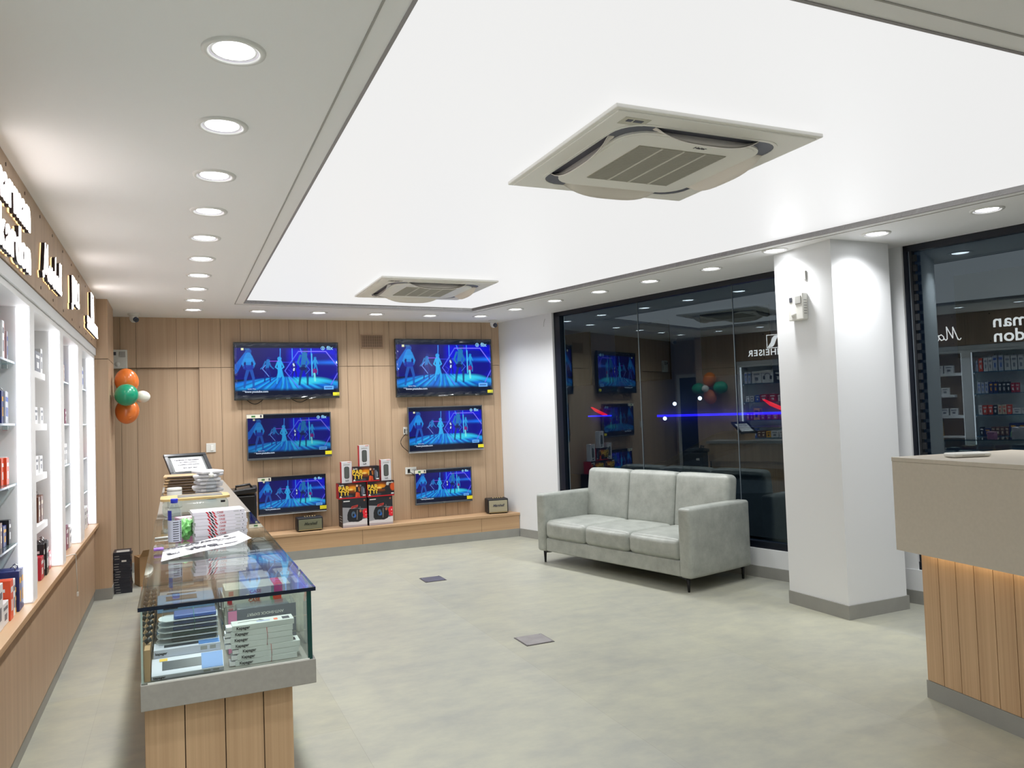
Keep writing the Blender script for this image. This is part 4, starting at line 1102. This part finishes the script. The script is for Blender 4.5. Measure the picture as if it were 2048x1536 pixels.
def ex_blis(c):
    def f(t, w_, d_, h):
        MB().box(-w_+.035, w_-.004, -d_+.006, d_-.006, .004, h-.003, bev=.003).build('case_inside', pm('inner_%d' % c[2], c, .35), t)
        mb = MB(); P = [(-w_-.012, 0), (-w_-.008, -.6*d_), (-w_+.01, -d_-.002), (w_, -d_-.002), (w_, d_), (-w_+.01, d_), (-w_-.008, .6*d_)]
        mb.prism(P, 0, .0016); mb.build('card_flange', pm('flange', (226, 232, 234), .3), t)
    return f
z = ZD+.0745
for k, c in enumerate([(50, 60, 56), (40, 70, 62), (44, 62, 110), (58, 78, 130), (60, 96, 180)]):
    stack_item('blister_pack', 'package', f'clear blister pack holding a {"dark green" if k < 2 else "blue"} case, {ORD[4-k]} from the top of the left stack', 'clear blister packs', -.058+.002*k, .118, 2.755, 2.845, z, .018, CLEARP, .01*(k % 2), ex_blis(c)); z += .018
band('thin green rubber band around the blue blister packs', .045, 2.752, 2.848, ZD+.0745+.036, z, 'band_green')
# kraft board with black rings along the left side of the case
t = thing('hanging_card', 'long kraft card strip with black rings along the left of the case', 'card', (0, 0, 0))
MB().box(-.099, -.083, 2.64, 3.55, ZD, ZD+.095).build('card', CARD, t)
mb = MB()
for k in range(11):
    yk = 2.68+.08*k; mb.cyl((-.0795, yk, ZD+.07+.0), (-.0775, yk, ZD+.07), .014, n=14)
    mb.cyl((-.098, yk+.03, ZD+.102), (-.082, yk+.03, ZD+.112), .008, n=8)
mb.build('rings', BLACK, t, label='row of black rings on the kraft card')
# rows of goods further back inside the case
def ex_label(cl):
    def f(t, w_, d_, h):
        MB().box(-w_*.7, w_*.4, -d_*.5, d_*.5, h-.0006, h+.0003).build('printed_label', cl, t)
        MB().box(-w_*.8, -w_*.3, -d_-.0005, -d_, h*.3, h*.7).build('printed_label', cl, t)
    return f
BACKC = [('brown', (132, 92, 70)), ('slate', (86, 90, 104)), ('pale blue', (120, 160, 200)), ('silver', (170, 172, 176)), ('tan', (170, 140, 110)), ('white', (222, 222, 224)), ('maroon', (110, 56, 60)), ('charcoal', (56, 58, 64))]
rnd = random.Random(11)
LABM = [pm('carton_white', PC['white'], .4), pm('carton_grey', PC['grey'], .4), pm('carton_black', PC['black'], .4)]
for r_ in range(11):
    y0 = 2.93+.185*r_ if r_ == 0 else 2.93+.185*r_
    if y0+.16 > CYG: break
    z = ZD; n = rnd.choice([4, 5, 5, 6])
    for k in range(n):
        cn, cc = BACKC[(r_*3+k*rnd.choice([1, 2])) % 8]; h = rnd.uniform(.024, .034)
        if z+h > ZT-.02: break
        stack_item('phone_case_box', 'box', f'{cn} phone case box, layer {k+1} up, left row {r_+1} in the case', f'left rows of phone case boxes', -.068, .115, y0, y0+.15, z, h, pm('back_'+cn, cc, .35), rnd.uniform(-.06, .06), ex_label(LABM[(k+r_) % 3])); z += h
    if r_ > 0:
        z = ZD; n = rnd.choice([2, 3, 3, 4]) if r_ > 1 else 5
        for k in range(n):
            cn, cc = [('white', (222, 222, 224)), ('pale blue', (120, 160, 200)), ('white', (222, 222, 224)), ('silver', (170, 172, 176))][(k+r_) % 4]; h = rnd.uniform(.022, .032)
            stack_item('phone_case_box', 'box', f'{cn} phone case box, layer {k+1} up, right row {r_+1} in the case', f'right rows of phone case boxes', .150, .365, y0+.03, y0+.165, z, h, pm('back_'+cn, cc, .35), rnd.uniform(-.05, .05), ex_label(LABM[(k+r_) % 2])); z += h

# ------------------------------------------------------------------ things on the counter top
ZK = ZT+.0005
def ex_stripe(t, w_, d_, h):
    mb = MB()
    for j, c in enumerate((0, 1, 2)):
        x = -w_+.055+.013*j
        mb.mi = 1 if j == 1 else 0
        mb.quad((x, -d_-.0004, h-.0008), (x+.011, -d_-.0004, .0008), (x+.018, -d_-.0004, .0008), (x+.007, -d_-.0004, h-.0008))
    for f in mb.bm.faces: f.normal_flip() if False else None
    mb.build('printed_stripes', [RED, BLACK], t)
    txt(t, 'printed_word', 'CASE', .012, pm('print_rose', (196, 120, 126), .5), (.005, -d_-.0007, h*.5), bold=.0003)
    MB().box(w_-.05, w_-.028, -d_-.0005, -d_, h*.42, h*.58).build('small_print', GPLAST, t)
    mb = MB().cyl((w_-.018, -d_-.0008, h*.55), (w_-.018, -d_, h*.55), .0022, n=8); mb.build('small_print', INK, t)
dx = [.002, 0, .003, -.001, .001, .004, .0, -.001, -.008]
for k in range(9):
    stack_item('flat_carton', 'box', f'flat white carton with red and black stripes, {ORD[8-k]} from the top', 'stack of flat striped cartons on the glass', .068+dx[k], .296+dx[k], 3.83, 3.98, ZK+.016*k, .016, pm('carton_stripe_white', (226, 222, 230), .4), .05+.006*(k % 3), ex_stripe)
# leaflet
def sheet(name, label, P, lift, mats, nx=14, ny=6, thick=.0004):
    mb = MB(); V_ = []
    for i in range(nx+1):
        for j in range(ny+1):
            a, b = i/nx, j/ny
            p = (Vector(P[0])*(1-a)+Vector(P[1])*a)*(1-b)+(Vector(P[3])*(1-a)+Vector(P[2])*a)*b
            p.z += lift(a, b); V_.append(mb.bm.verts.new(p))
    for i in range(nx):
        for j in range(ny):
            q = [V_[i*(ny+1)+j], V_[(i+1)*(ny+1)+j], V_[(i+1)*(ny+1)+j+1], V_[i*(ny+1)+j+1]]; f = mb.bm.faces.new(q); f.smooth = True
    o = mb.build(name, mats); md = o.modifiers.new('thickness', 'SOLIDIFY'); md.thickness = thick; md.offset = 1
    return o
LP = [(-.062, 3.40, ZK+.001), (.300, 3.60, ZK+.001), (.262, 3.80, ZK+.001), (-.058, 3.72, ZK+.001)]
lf = lambda a, b: .004+.030*a*b+.012*a*a+.010*math.sin(PI*a)*(1-b)+.02*max(0, a-.8)*5*(1-b)
t = sheet('leaflet', '', LP, lf, PAPER); tag(t, 'folded white repair leaflet lying on the glass before the striped cartons', 'leaflet')
def lp(a, b):
    p = (Vector(LP[0])*(1-a)+Vector(LP[1])*a)*(1-b)+(Vector(LP[3])*(1-a)+Vector(LP[2])*a)*b; p.z += lf(a, b)+.0016; return p
ang = math.atan2(.15, .36)
for st, sz, a, b, bo in (('vivo', .08, .45, .40, .003), ('REPAIRING', .038, .55, .78, .0016), ('ANDROID', .034, .22, .84, .0012), ('iPhone Xs', .032, .83, .58, .001), ('oppo samsung', .028, .74, .22, .0008)):
    o = link('printed_word', text_mesh(st, sz, mats=[INK], bold=bo), t, lp(a, b)+Vector((0, 0, .0015)), Euler((0, -.04, ang-.12*b)))
o = MB().box(-.028, .028, -.02, .02, 0, .0006).build('grey_print', INK, t); o.location = lp(.14, .4); o.rotation_euler = (0, 0, ang-.05)
o = link('printed_word', text_mesh('mi', .03, mats=[PAPER], bold=.001), t, lp(.14, .4)+Vector((0, 0, .0012)), Euler((0, 0, ang-.05)))
o = MB().lathe([(.001, .0005), (.011, .0005), (.012, 0)], 14, caps=False).build('fruit_mark', INK, t); o.location = lp(.80, .84)+Vector((0, 0, .001))
# water bottle
t = thing('water_bottle', 'clear plastic water bottle with a blue cap on the glass counter', 'bottle', (-.010, 3.77, ZK))
prof = [(.024, 0), (.027, .006), (.0265, .03), (.0275, .05), (.026, .07), (.0275, .09), (.0275, .15), (.0265, .165), (.02, .185), (.0125, .198), (.0125, .203)]
MB().lathe(prof, 28).build('body', glass('bottle_plastic', (.90, .93, .95), 1.5, .05), t)
MB().lathe([(.015, .200), (.0155, .216), (.014, .219)], 24).build('cap', pm('cap_blue', (34, 52, 196), .4), t)
mb = MB()
def arcband(mb, r_, z0, z1, a0, a1, n=14):
    for k in range(n):
        b0, b1 = a0+(a1-a0)*k/n, a0+(a1-a0)*(k+1)/n
        mb.quad((r_*math.cos(b0), r_*math.sin(b0), z0), (r_*math.cos(b1), r_*math.sin(b1), z0), (r_*math.cos(b1), r_*math.sin(b1), z1), (r_*math.cos(b0), r_*math.sin(b0), z1))
arcband(mb, .0281, .125, .175-.006, PI*1.0, PI*1.36, 8); mb.build('blue_label', pm('label_navy', (36, 44, 150), .4), t)
mb = MB(); arcband(mb, .0281, .03, .125, PI*1.0, PI*2, 14); mb.build('printed_label', pm('label_pale', (196, 200, 214), .4), t)
mb = MB()
for k in range(9): arcband(mb, .0284, .034+.01*k, .038+.01*k, PI*1.42, PI*1.7, 5); 
for k in range(11): arcband(mb, .0284, .034+.008*k, .040+.008*k, PI*1.78, PI*1.86, 2)
mb.build('label_text', INK, t)
# green and pink wrappers
t = MB(); rnd = random.Random(3)
bm = t.bm; bmesh.ops.create_icosphere(bm, subdivisions=3, radius=1)
for v in bm.verts:
    n_ = 1+.28*math.sin(v.co.x*7+v.co.y*3)*math.sin(v.co.z*6+1)+rnd.uniform(-.14, .14); v.co = Vector((v.co.x*.040*n_, v.co.y*.04*n_, .052+v.co.z*.048*n_))
o = t.build('crumpled_wrapper', pm('wrapper_green', (140, 214, 130), .35)); o.location = (.030, 3.98, ZK+.004)
tag(o, 'crumpled light green wrapper beside the striped cartons', 'wrapper')
t = thing('sticky_note_block', 'pink and lilac block of sticky notes behind the green wrapper', 'notepad', (.045, 4.22, ZK), .3)
MB().box(-.045, .05, -.04, .04, 0, .075).build('note_block', pm('note_plum', (178, 110, 150), .6), t)
MB().box(-.047, .052, -.042, .042, .075, .085).build('top_sheets', pm('note_pink', (244, 196, 216), .6), t)
t = thing('clear_bag', 'small crumpled clear plastic bag with purple print at the glass edge', 'bag', (-.075, 3.72, ZK))
mb = MB(); bmesh.ops.create_icosphere(mb.bm, subdivisions=2, radius=1)
for v in mb.bm.verts: v.co = Vector((v.co.x*.022, v.co.y*.06, .017+v.co.z*.014))*1
mb.build('bag', CLEARP, t); MB().box(-.02, .02, -.05, -.02, .008, .02, bev=.004).build('purple_print', pm('print_purple', (170, 120, 214), .5), t)
t = thing('ballpoint_pen', 'white pen lying on the glass beside the water bottle', 'pen', (-.04, 4.12, ZK+.005), .2)
MB().cyl((-.06, 0, 0), (.05, 0, 0), .005, n=12).build('barrel', WPLAST, t); MB().cyl((.05, 0, 0), (.062, 0, 0), .005, .001, n=12).build('tip', INK, t)
# organiser with bamboo lid
t = thing('storage_box', 'clear organiser box with a bamboo lid on the counter', 'box', (.105, 5.14, ZK))
mb = MB(); mb.rbox((0, 0, .048), (.185, .13, .047), .03, 0, 3); mb.build('tub', glass('tub_plastic', (.86, .90, .88), 1.5, .1), t)
mb = MB(); mb.prism([(p[0]*.195/.14, p[1]) for p in superell(.14, .05)], .095, .108); mb.build('lid', pm('bamboo', (206, 176, 118), .45, noise=.08, nscale=(4, 60, 4)), t, label='bamboo lid')
MB().box(-.10, .155, -.07, .10, .108, .1095).build('dark_tray', pm('tray_grey', (112, 112, 108), .5), t)
MB().box(.14, .165, -.1365, -.13, .07, .082).build('latch', BLACK, t)
# mug-like white canister, sanitiser bottle
t = thing('white_canister', 'small white cylindrical canister on the counter by the picture frame', 'canister', (-.012, 5.62, ZK))
MB().lathe([(.044, 0), (.046, .004), (.046, .125), (.043, .13)], 28).build('body', WPLAST, t); MB().lathe([(.0465, .108), (.0468, .112), (.0465, .116)], 28, caps=False).build('lid_line', GPLAST, t)
t = thing('sanitiser_bottle', 'clear bottle holding blue liquid beside the stacked frames', 'bottle', (.235, 6.05, ZK))
MB().lathe([(.036, 0), (.038, .004), (.038, .10), (.034, .125), (.016, .145), (.014, .155)], 24).build('body', glass('bottle_plastic', (.90, .93, .95), 1.5, .05), t)
MB().lathe([(.034, .003), (.0345, .03)], 24).build('liquid', pm('liquid_blue', (60, 170, 210), .2), t)
MB().lathe([(.017, .155), (.018, .18), (.008, .183), (.008, .20)], 16).build('cap', WPLAST, t)
# stacked frames and flat packs
z = ZK
WOODF = pm('pale_wood', (196, 164, 122), .5)
for k in range(7):
    t = thing('wooden_plaque', f'thin wooden plaque, {ORD[6-k]} from the top of the pile before the certificate', 'plaque', (.06+.004*(k % 3), 6.75, z), .03*((k % 3)-1), 'pile of thin wooden plaques')
    MB().box(-.15, .13, -.14, .14, 0, .014, bev=.002).build('board', WOODF, t); MB().box(-.12, .10, -.145, -.12, .002, .012).build('backing', pm('dark_board', (84, 70, 60), .6), t); z += .0215
    
for k in range(7):
    t = thing('wrapped_package', f'white plastic-wrapped pack, {ORD[6-k]} from the top beside the wooden plaques', 'package', (.22+.006*(k % 2), 6.45-.02*k, ZK+.0285*k), .35*math.sin(k*2.3), 'loose pile of white wrapped packs')
    mb = MB(); mb.rbox((0, 0, .012), (.085, .11, .012), .011, .002, 4); mb.build('wrapper', pm('wrap_white', (226, 226, 230), .3), t)
    MB().box(-.05, .02, -.111, -.1095, .006, .016).build('printed_label', GPLAST, t)
# certificate
t = thing('framed_certificate', 'black framed certificate propped up on the counter', 'picture frame', (.135, 7.40, ZK+.10), .32)
T_ = Matrix.Rotation(-.85, 4, 'X')
mb = MB(); W_, H_ = .185, .27
for a, b, c, d_ in ((-W_, W_, 0, .032), (-W_, W_, H_-.032, H_), (-W_, -W_+.032, .032, H_-.032), (W_-.032, W_, .032, H_-.032)): mb.box(a, b, -.012, .012, c, d_, bev=.003, T=T_)
mb.build('frame', pm('frame_black', (30, 32, 36), .3), t)
MB().box(-W_+.03, W_-.03, .0, .008, .03, H_-.03, T=T_).build('mount', pm('mount_grey', (112, 116, 116), .6), t)
MB().box(-W_+.05, W_-.05, -.004, .0005, .048, H_-.048, T=T_).build('certificate', PAPER, t)
for st, sz, zz in (('Certificate of Appreciation', .02, .19), ('This certificate is awarded to', .013, .16), ('in recognition of valuable contribution', .012, .13), ('signed  signed  signed', .014, .09)):
    p = T_ @ Vector((0, -.005, zz)); link('printed_text', text_mesh(st, sz, mats=[INK], bold=.0007), t, p, Euler((PI/2-.85, 0, 0)))
MB().box(-.12, .12, .0, .16, -.10, 0).build('support_block', CARD, t)

# ================================================================== BALLOONS, FLOOR CARTONS
def balloon(x, y, z, r_, col, label, ax=(1, 0, 0)):
    t = thing('balloon', label, 'balloon', (x, y, z), 0, 'party balloons tied on the column')
    prof = [(r_*math.sin(PI*k/22)*(1-.10*(k/22)), -r_*1.1*math.cos(PI*k/22)) for k in range(23)]; prof[0] = (.001, prof[0][1]); prof[-1] = (.001, prof[-1][1])
    q = Vector((0, 0, -1)).rotation_difference(Vector(ax).normalized()).to_matrix().to_4x4()
    MB().lathe(prof, 28, caps=False, T=q).build('skin', pm('balloon_'+col[0], col[1], .25, coat=.4), t)
    MB().lathe([(.004, -r_*1.1-.016), (.010, -r_*1.1-.012), (.005, -r_*1.1)], 12, T=q @ Matrix.Identity(4)).build('knot', pm('balloon_'+col[0], col[1], .25), t)
OR, GR, WH = ('orange', (226, 120, 48)), ('green', (22, 150, 112)), ('white', (228, 228, 216))
balloon(-.42, 8.26, 1.985, .112, OR, 'orange balloon at the top of the cluster', (.1, .2, -1))
balloon(-.42, 8.26, 1.695, .112, OR, 'orange balloon at the bottom of the cluster', (.1, .2, 1))
balloon(-.415, 8.07, 1.845, .110, GR, 'green balloon facing the shop at the front of the cluster', (0, 1, 0))
balloon(-.43, 8.47, 1.84, .105, GR, 'green balloon at the far side of the cluster, seen in the window', (0, -1, 0))
balloon(-.285, 8.28, 1.832, .062, WH, 'small white balloon at the right of the cluster', (-1, 0, 0))
z = 0
for k in range(16):
    t = thing('black_carton', f'flat black carton, {k+1} up in the pile on the floor by the oak column', 'box', (-.478+random.uniform(-.006, .006), 8.19, z), random.uniform(-.05, .05), 'pile of flat black cartons on the floor')
    MB().box(-.075, .075, -.11, .11, 0, .0232, bev=.001, seg=1).build('carton', pm('carton_ink', (34, 36, 48), .35), t)
    if k in (12,): MB().box(-.01, .03, -.1108, -.1098, .004, .019).build('sticker', WPLAST, t)
    elif k == 15: MB().box(-.05, .06, -.10, .02, .0232, .0236).build('sticker', GPLAST, t)
    else: MB().box(-.06, -.02, -.1108, -.1098, .009, .013).build('printed_line', GPLAST, t)
    z += .0238
t = thing('cardboard_box', 'open brown cardboard box behind the pile of black cartons', 'box', (-.27, 8.42, 0), .3)
mb = MB(); mb.box(-.10, .10, -.09, .09, 0, .006); mb.box(-.10, -.096, -.09, .09, 0, .28); mb.box(.096, .10, -.09, .09, 0, .28); mb.box(-.10, .10, -.09, -.086, 0, .28); mb.box(-.10, .10, .086, .09, 0, .28); mb.build('carton', CARD, t)
MB().quad((-.10, -.09, .28), (.10, -.09, .28), (.13, -.15, .36), (-.08, -.14, .35)).quad((.10, -.09, .28), (.10, .09, .28), (.17, .08, .22), (.17, -.07, .22)).build('flap', CARD, t)

# ================================================================== SOFA
rz = math.atan2(1.978, -.461)           # local +u runs along the seat from the near arm to the far arm
t = thing('sofa', 'grey three-seat faux leather sofa on thin black legs by the window', 'sofa', (3.873, 5.275, 0), rz)
# local axes: x = along the length, y = towards the room, so depth is -y
def leather():
    mt = bpy.data.materials.new('grey_leather'); mt.use_nodes = True; nt = mt.node_tree; b = nt.nodes['Principled BSDF']
    tc = nt.nodes.new('ShaderNodeTexCoord'); n = nt.nodes.new('ShaderNodeTexNoise'); n.inputs['Scale'].default_value = 7; n.inputs['Detail'].default_value = 10; n.inputs['Roughness'].default_value = .7
    r = nt.nodes.new('ShaderNodeValToRGB'); r.color_ramp.elements[0].position = .3; r.color_ramp.elements[1].position = .75
    r.color_ramp.elements[0].color = (*lin((146, 150, 144)), 1); r.color_ramp.elements[1].color = (*lin((182, 186, 179)), 1)
    nt.links.new(tc.outputs['Object'], n.inputs['Vector']); nt.links.new(n.outputs['Fac'], r.inputs[0]); nt.links.new(r.outputs[0], b.inputs['Base Color'])
    n2 = nt.nodes.new('ShaderNodeTexNoise'); n2.inputs['Scale'].default_value = 260; bp = nt.nodes.new('ShaderNodeBump'); bp.inputs['Strength'].default_value = .25; bp.inputs['Distance'].default_value = .001
    nt.links.new(tc.outputs['Object'], n2.inputs['Vector']); nt.links.new(n2.outputs['Fac'], bp.inputs['Height']); nt.links.new(bp.outputs[0], b.inputs['Normal'])
    b.inputs['Roughness'].default_value = .38; return mt
LEA = leather()
L, D, AH = 2.03, .82, .70
for nm, c in (('armrest', .065), ('armrest', L-.065)):
    mb = MB(); mb.rbox((c, -D/2, (AH+.12)/2), (.063, D/2, (AH-.12)/2), .026, .004, 8); mb.build(nm, LEA, t)
mb = MB(); mb.rbox((L/2, -.40, .19), ((L-.26)/2+.004, .385, .068), .015, 0, 8); mb.build('seat_base', LEA, t)
cw = (L-.26)/3
for k in range(3):
    mb = MB(); mb.rbox((.13+cw*(k+.5), -.33+.0, .345), (cw/2, .325, .090), .045, .016, 8, axes=(1, 2)); mb.build('seat_cushion', LEA, t)
bw = (L-.19)/3
for k in range(3):
    mb = MB(); Tb = Matrix.Translation((.095+bw*(k+.5), -.70, .66)) @ Matrix.Rotation(.13, 4, 'X')
    mb.rbox((0, 0, 0), (bw/2, .078, .262), .045, .010, 8, T=Tb, axes=(1, 2)); mb.build('back_cushion', LEA, t)
def leg(x, y, sx, sy):
    mb = MB(); mb.cyl((x, y, 0), (x, y, .12), .010, .016, n=4)
    mb.prism([(0, .12), (sx*.10, .12), (sx*.10, .112), (sx*.022, .100), (0, .06)], -.006, .006, T=Matrix.Translation((x, y, 0)) @ Matrix.Rotation(PI/2, 4, 'X'))
    mb.box(min(x, x+sx*.1), max(x, x+sx*.1), y-.012, y+.012, .116, .124); mb.box(x-.012, x+.012, min(y, y+sy*.1), max(y, y+sy*.1), .116, .124)
    mb.build('leg', BLACKM, t)
leg(.07, -.045, 1, -1); leg(L-.07, -.045, -1, -1); leg(.07, -D+.045, 1, 1); leg(L-.07, -D+.045, -1, 1)

# ================================================================== RECEPTION DESK
t = thing('reception_desk', 'reception desk with a broad taupe band over a grooved oak base', 'desk', (3.547, 2.852, 0), 0)
Rk = Matrix.Rotation(-math.atan(.13), 4, 'Z')     # local: y runs back along the front face
mb = MB(); mb.mi = 1; mb.box(.014, .62, -2.4, 0, 0, .80, T=Rk); mb.mi = 0
yy = -.002
for k in range(22):
    mb.box(.001, .0145, yy-.104, yy-.0015, .092, .78, T=Rk); yy -= .106
mb.box(.014, .62, -.0, .003, .092, .78, T=Rk)
mb.build('oak_base', [W_OAKD, GROOVE], t)
MB().box(-.002, .63, -2.4, .004, 0, .09, T=Rk).build('plinth', SKIRT, t)
MB().box(-.145, -.110, -2.4, .006, .772, 1.228, bev=.001, T=Rk).box(-.110, .64, -.016, .006, .772, 1.228, T=Rk).build('front_band', QUARTZ2, t)
MB().box(-.147, .66, -2.4, .008, 1.2285, 1.25, bev=.002, T=Rk).build('top', QUARTZ2, t)
MB().box(-.11, .62, -2.4, -.016, .772, .785, T=Rk).build('soffit', QUARTZ2, t)
MB().box(-.045, -.03, -2.38, -.03, .764, .7715, T=Rk).build('light_strip', emis('warm_strip', (255, 226, 180), 7.0), t, label='warm light strip under the overhang')
t = thing('power_bank', 'slim white rounded device lying on the reception desk top', 'device', (3.60, 2.60, 1.2505), -.3)
mb = MB(); mb.rbox((0, 0, .012), (.10, .045, .011), .0105, 0, 3); mb.build('body', WPLAST, t)
MB().box(-.06, .06, -.0456, -.0446, .009, .012).build('seam', GPLAST, t)

# ================================================================== FLOOR SOCKETS
for (x, y, c, lb) in ((2.208, 7.045, (110, 110, 124), 'dark square floor socket plate, the farther one'), (2.210, 4.805, (150, 146, 146), 'grey square floor socket plate, the nearer one')):
    t = thing('floor_socket', lb, 'floor socket', (x, y, 0), 0)
    MB().box(-.103, .103, -.108, .108, .0, .003).build('frame', pm('socket_frame', (96, 92, 92), .4, .3), t)
    MB().box(-.096, .096, -.101, .101, .003, .005).build('lid', pm('socket_lid_%d' % c[0], c, .4, .4, noise=.15, nscale=(9, 9, 9)), t)
    mb = MB()
    for sx in (-1, 1):
        for sy in (-1, 1): mb.cyl((sx*.088, sy*.093, .005), (sx*.088, sy*.093, .0062), .006, n=10)
    mb.build('screws', CHROME, t)

# ================================================================== OUTDOORS
o = MB().box(3, 30, -12, 30, -.30, -.16).build('ground', pm('asphalt', (52, 54, 58), .8, noise=.1, nscale=(3, 3, 3))); struct(o)
mb = MB(); strip(mb, 0, 12, -.159, -.04, .22, 1.5)
tag(mb.build('pavement', pm('paving', (120, 120, 116), .7, noise=.08, nscale=(4, 4, 4))), 'grey pavement strip just outside the windows', 'pavement', kind='structure')
# parked car seen through the glass
t = thing('car', 'dark car parked outside the window behind the sofa', 'car', (6.55, 6.9, -.16), math.atan2(1, -.25))
prof = [(-2.1, .28), (-2.15, .55), (-2.05, .78), (-1.35, .90), (-.75, 1.33), (-.2, 1.43), (.6, 1.40), (1.35, 1.05), (2.0, .95), (2.12, .62), (2.08, .28)]
mb = MB(); n = len(prof); secs = []
for yv, sx, sz in ((-.86, .97, .90), (-.82, 1, .97), (-.6, 1, 1), (.6, 1, 1), (.82, 1, .97), (.86, .97, .90)):
    secs.append([mb.bm.verts.new((p[0]*sx, yv*(1 if p[1] < .95 else .82), .28+(p[1]-.28)*sz)) for p in prof])
for A, B in zip(secs, secs[1:]):
    for k in range(n):
        f = mb.bm.faces.new((A[k], B[k], B[(k+1) % n], A[(k+1) % n])); f.smooth = True
mb.bm.faces.new(secs[0]); mb.bm.faces.new(secs[-1][::-1])
mb.build('body', pm('car_paint', (10, 13, 22), .6), t)
for sx in (-1.35, 1.35):
    for sy in (-.78, .78): MB().cyl((sx, sy-.1, .32), (sx, sy+.1, .32), .32, n=24).build('wheel', BLACK, t)
for sy in (-.865, .865):
    MB().box(-.85, .9, sy-.002, sy+.002, .93, 1.02).build('side_window', pm('dark_pane', (18, 26, 30), .08), t)
for sy in (-.6, .6): MB().cyl((-2.14, sy, .68), (-2.16, sy, .68), .07, n=16).build('headlamp', pm('lamp_glass', (60, 62, 66), .3), t)
# lit shopfront across the street
def street(u, d0, d1, z0, z1, mat, name, parent):   # u = range along the window direction (y on the wall line)
    mb = MB(); strip(mb, u[0], u[1], z0, z1, d0, d1); return mb.build(name, mat, parent)
t = thing('shop_building', 'dark building across the street carrying a thin blue neon line', 'building', (0, 0, 0))
street((4, 20), 8.0, 9.0, -.16, 4.5, pm('facade_dark', (96, 108, 128), .8), 'wall', t)
for k in range(5): street((5.2+2.6*k, 6.9+2.6*k), 7.95, 8.0, 2.2, 3.6, pm('dark_pane', (18, 26, 30), .08), 'window', t)
NB = emis('neon_blue', (40, 30, 255), 1.6); NR = emis('neon_red', (255, 20, 50), 1.0)
def pt(y): return y
street((10.0, 13.4), 7.90, 7.94, 1.325, 1.375, NB, 'neon_line', t)
street((14.9, 15.7), 7.90, 7.94, 1.37, 1.40, NB, 'neon_line', t)
def swoosh(y0, y1, z0, z1):
    P = [(y1, z1), (y1-.04, z1), (y0, z0+.02), (y0, z0), (y0+.22*(y1-y0), z0), (y1-.3*(y1-y0), z0+.45*(z1-z0))]
    mb = MB()
    pts = [[Vector((rw(y)+NRM.x*d, y+NRM.y*d, z)) for y, z in P] for d in (7.90, 7.94)]
    A, B = [[mb.bm.verts.new(p) for p in q] for q in pts]; n = len(P)
    mb.bm.faces.new(A); mb.bm.faces.new(B[::-1])
    for k in range(n): mb.bm.faces.new((A[k], B[k], B[(k+1) % n], A[(k+1) % n]))
    return mb.build('neon_mark', NR, t)
swoosh(15.05, 15.6, 1.40, 1.62); swoosh(10.05, 10.6, 1.40, 1.64)
t = thing('lit_kiosk', 'small bright blue-white lit shopfront across the street', 'kiosk', (0, 0, 0))
street((9.6, 10.6), 6.9, 7.8, -.16, 1.1, pm('kiosk_wall', (60, 66, 84), .6), 'booth', t)
street((9.65, 10.55), 6.88, 6.9, .0, .78, emis('kiosk_glow', (120, 150, 190), .30), 'lit_front', t)
street((9.65, 10.55), 6.86, 6.9, .80, 1.02, emis('kiosk_sign', (30, 60, 190), .6), 'sign_panel', t)
for k in range(4): street((9.7+.24*k, 9.73+.24*k), 6.84, 6.88, -.1, .78, pm('kiosk_post', (190, 196, 204), .5), 'post', t)
for k, (yy, zz, lb) in enumerate(((12.0, 1.72, 'upper right'), (12.7, 1.62, 'upper left'), (13.0, 1.29, 'lower left'))):
    mb = MB(); bmesh.ops.create_icosphere(mb.bm, subdivisions=2, radius=.045); o = mb.build('street_lamp', emis('lamp_white', (230, 240, 255), 3.0))
    o.location = (rw(yy)+NRM.x*7.7, yy+NRM.y*7.7, zz); tag(o, f'tiny white street light seen through the glass, {lb} of three', 'street light', 'distant street lights')
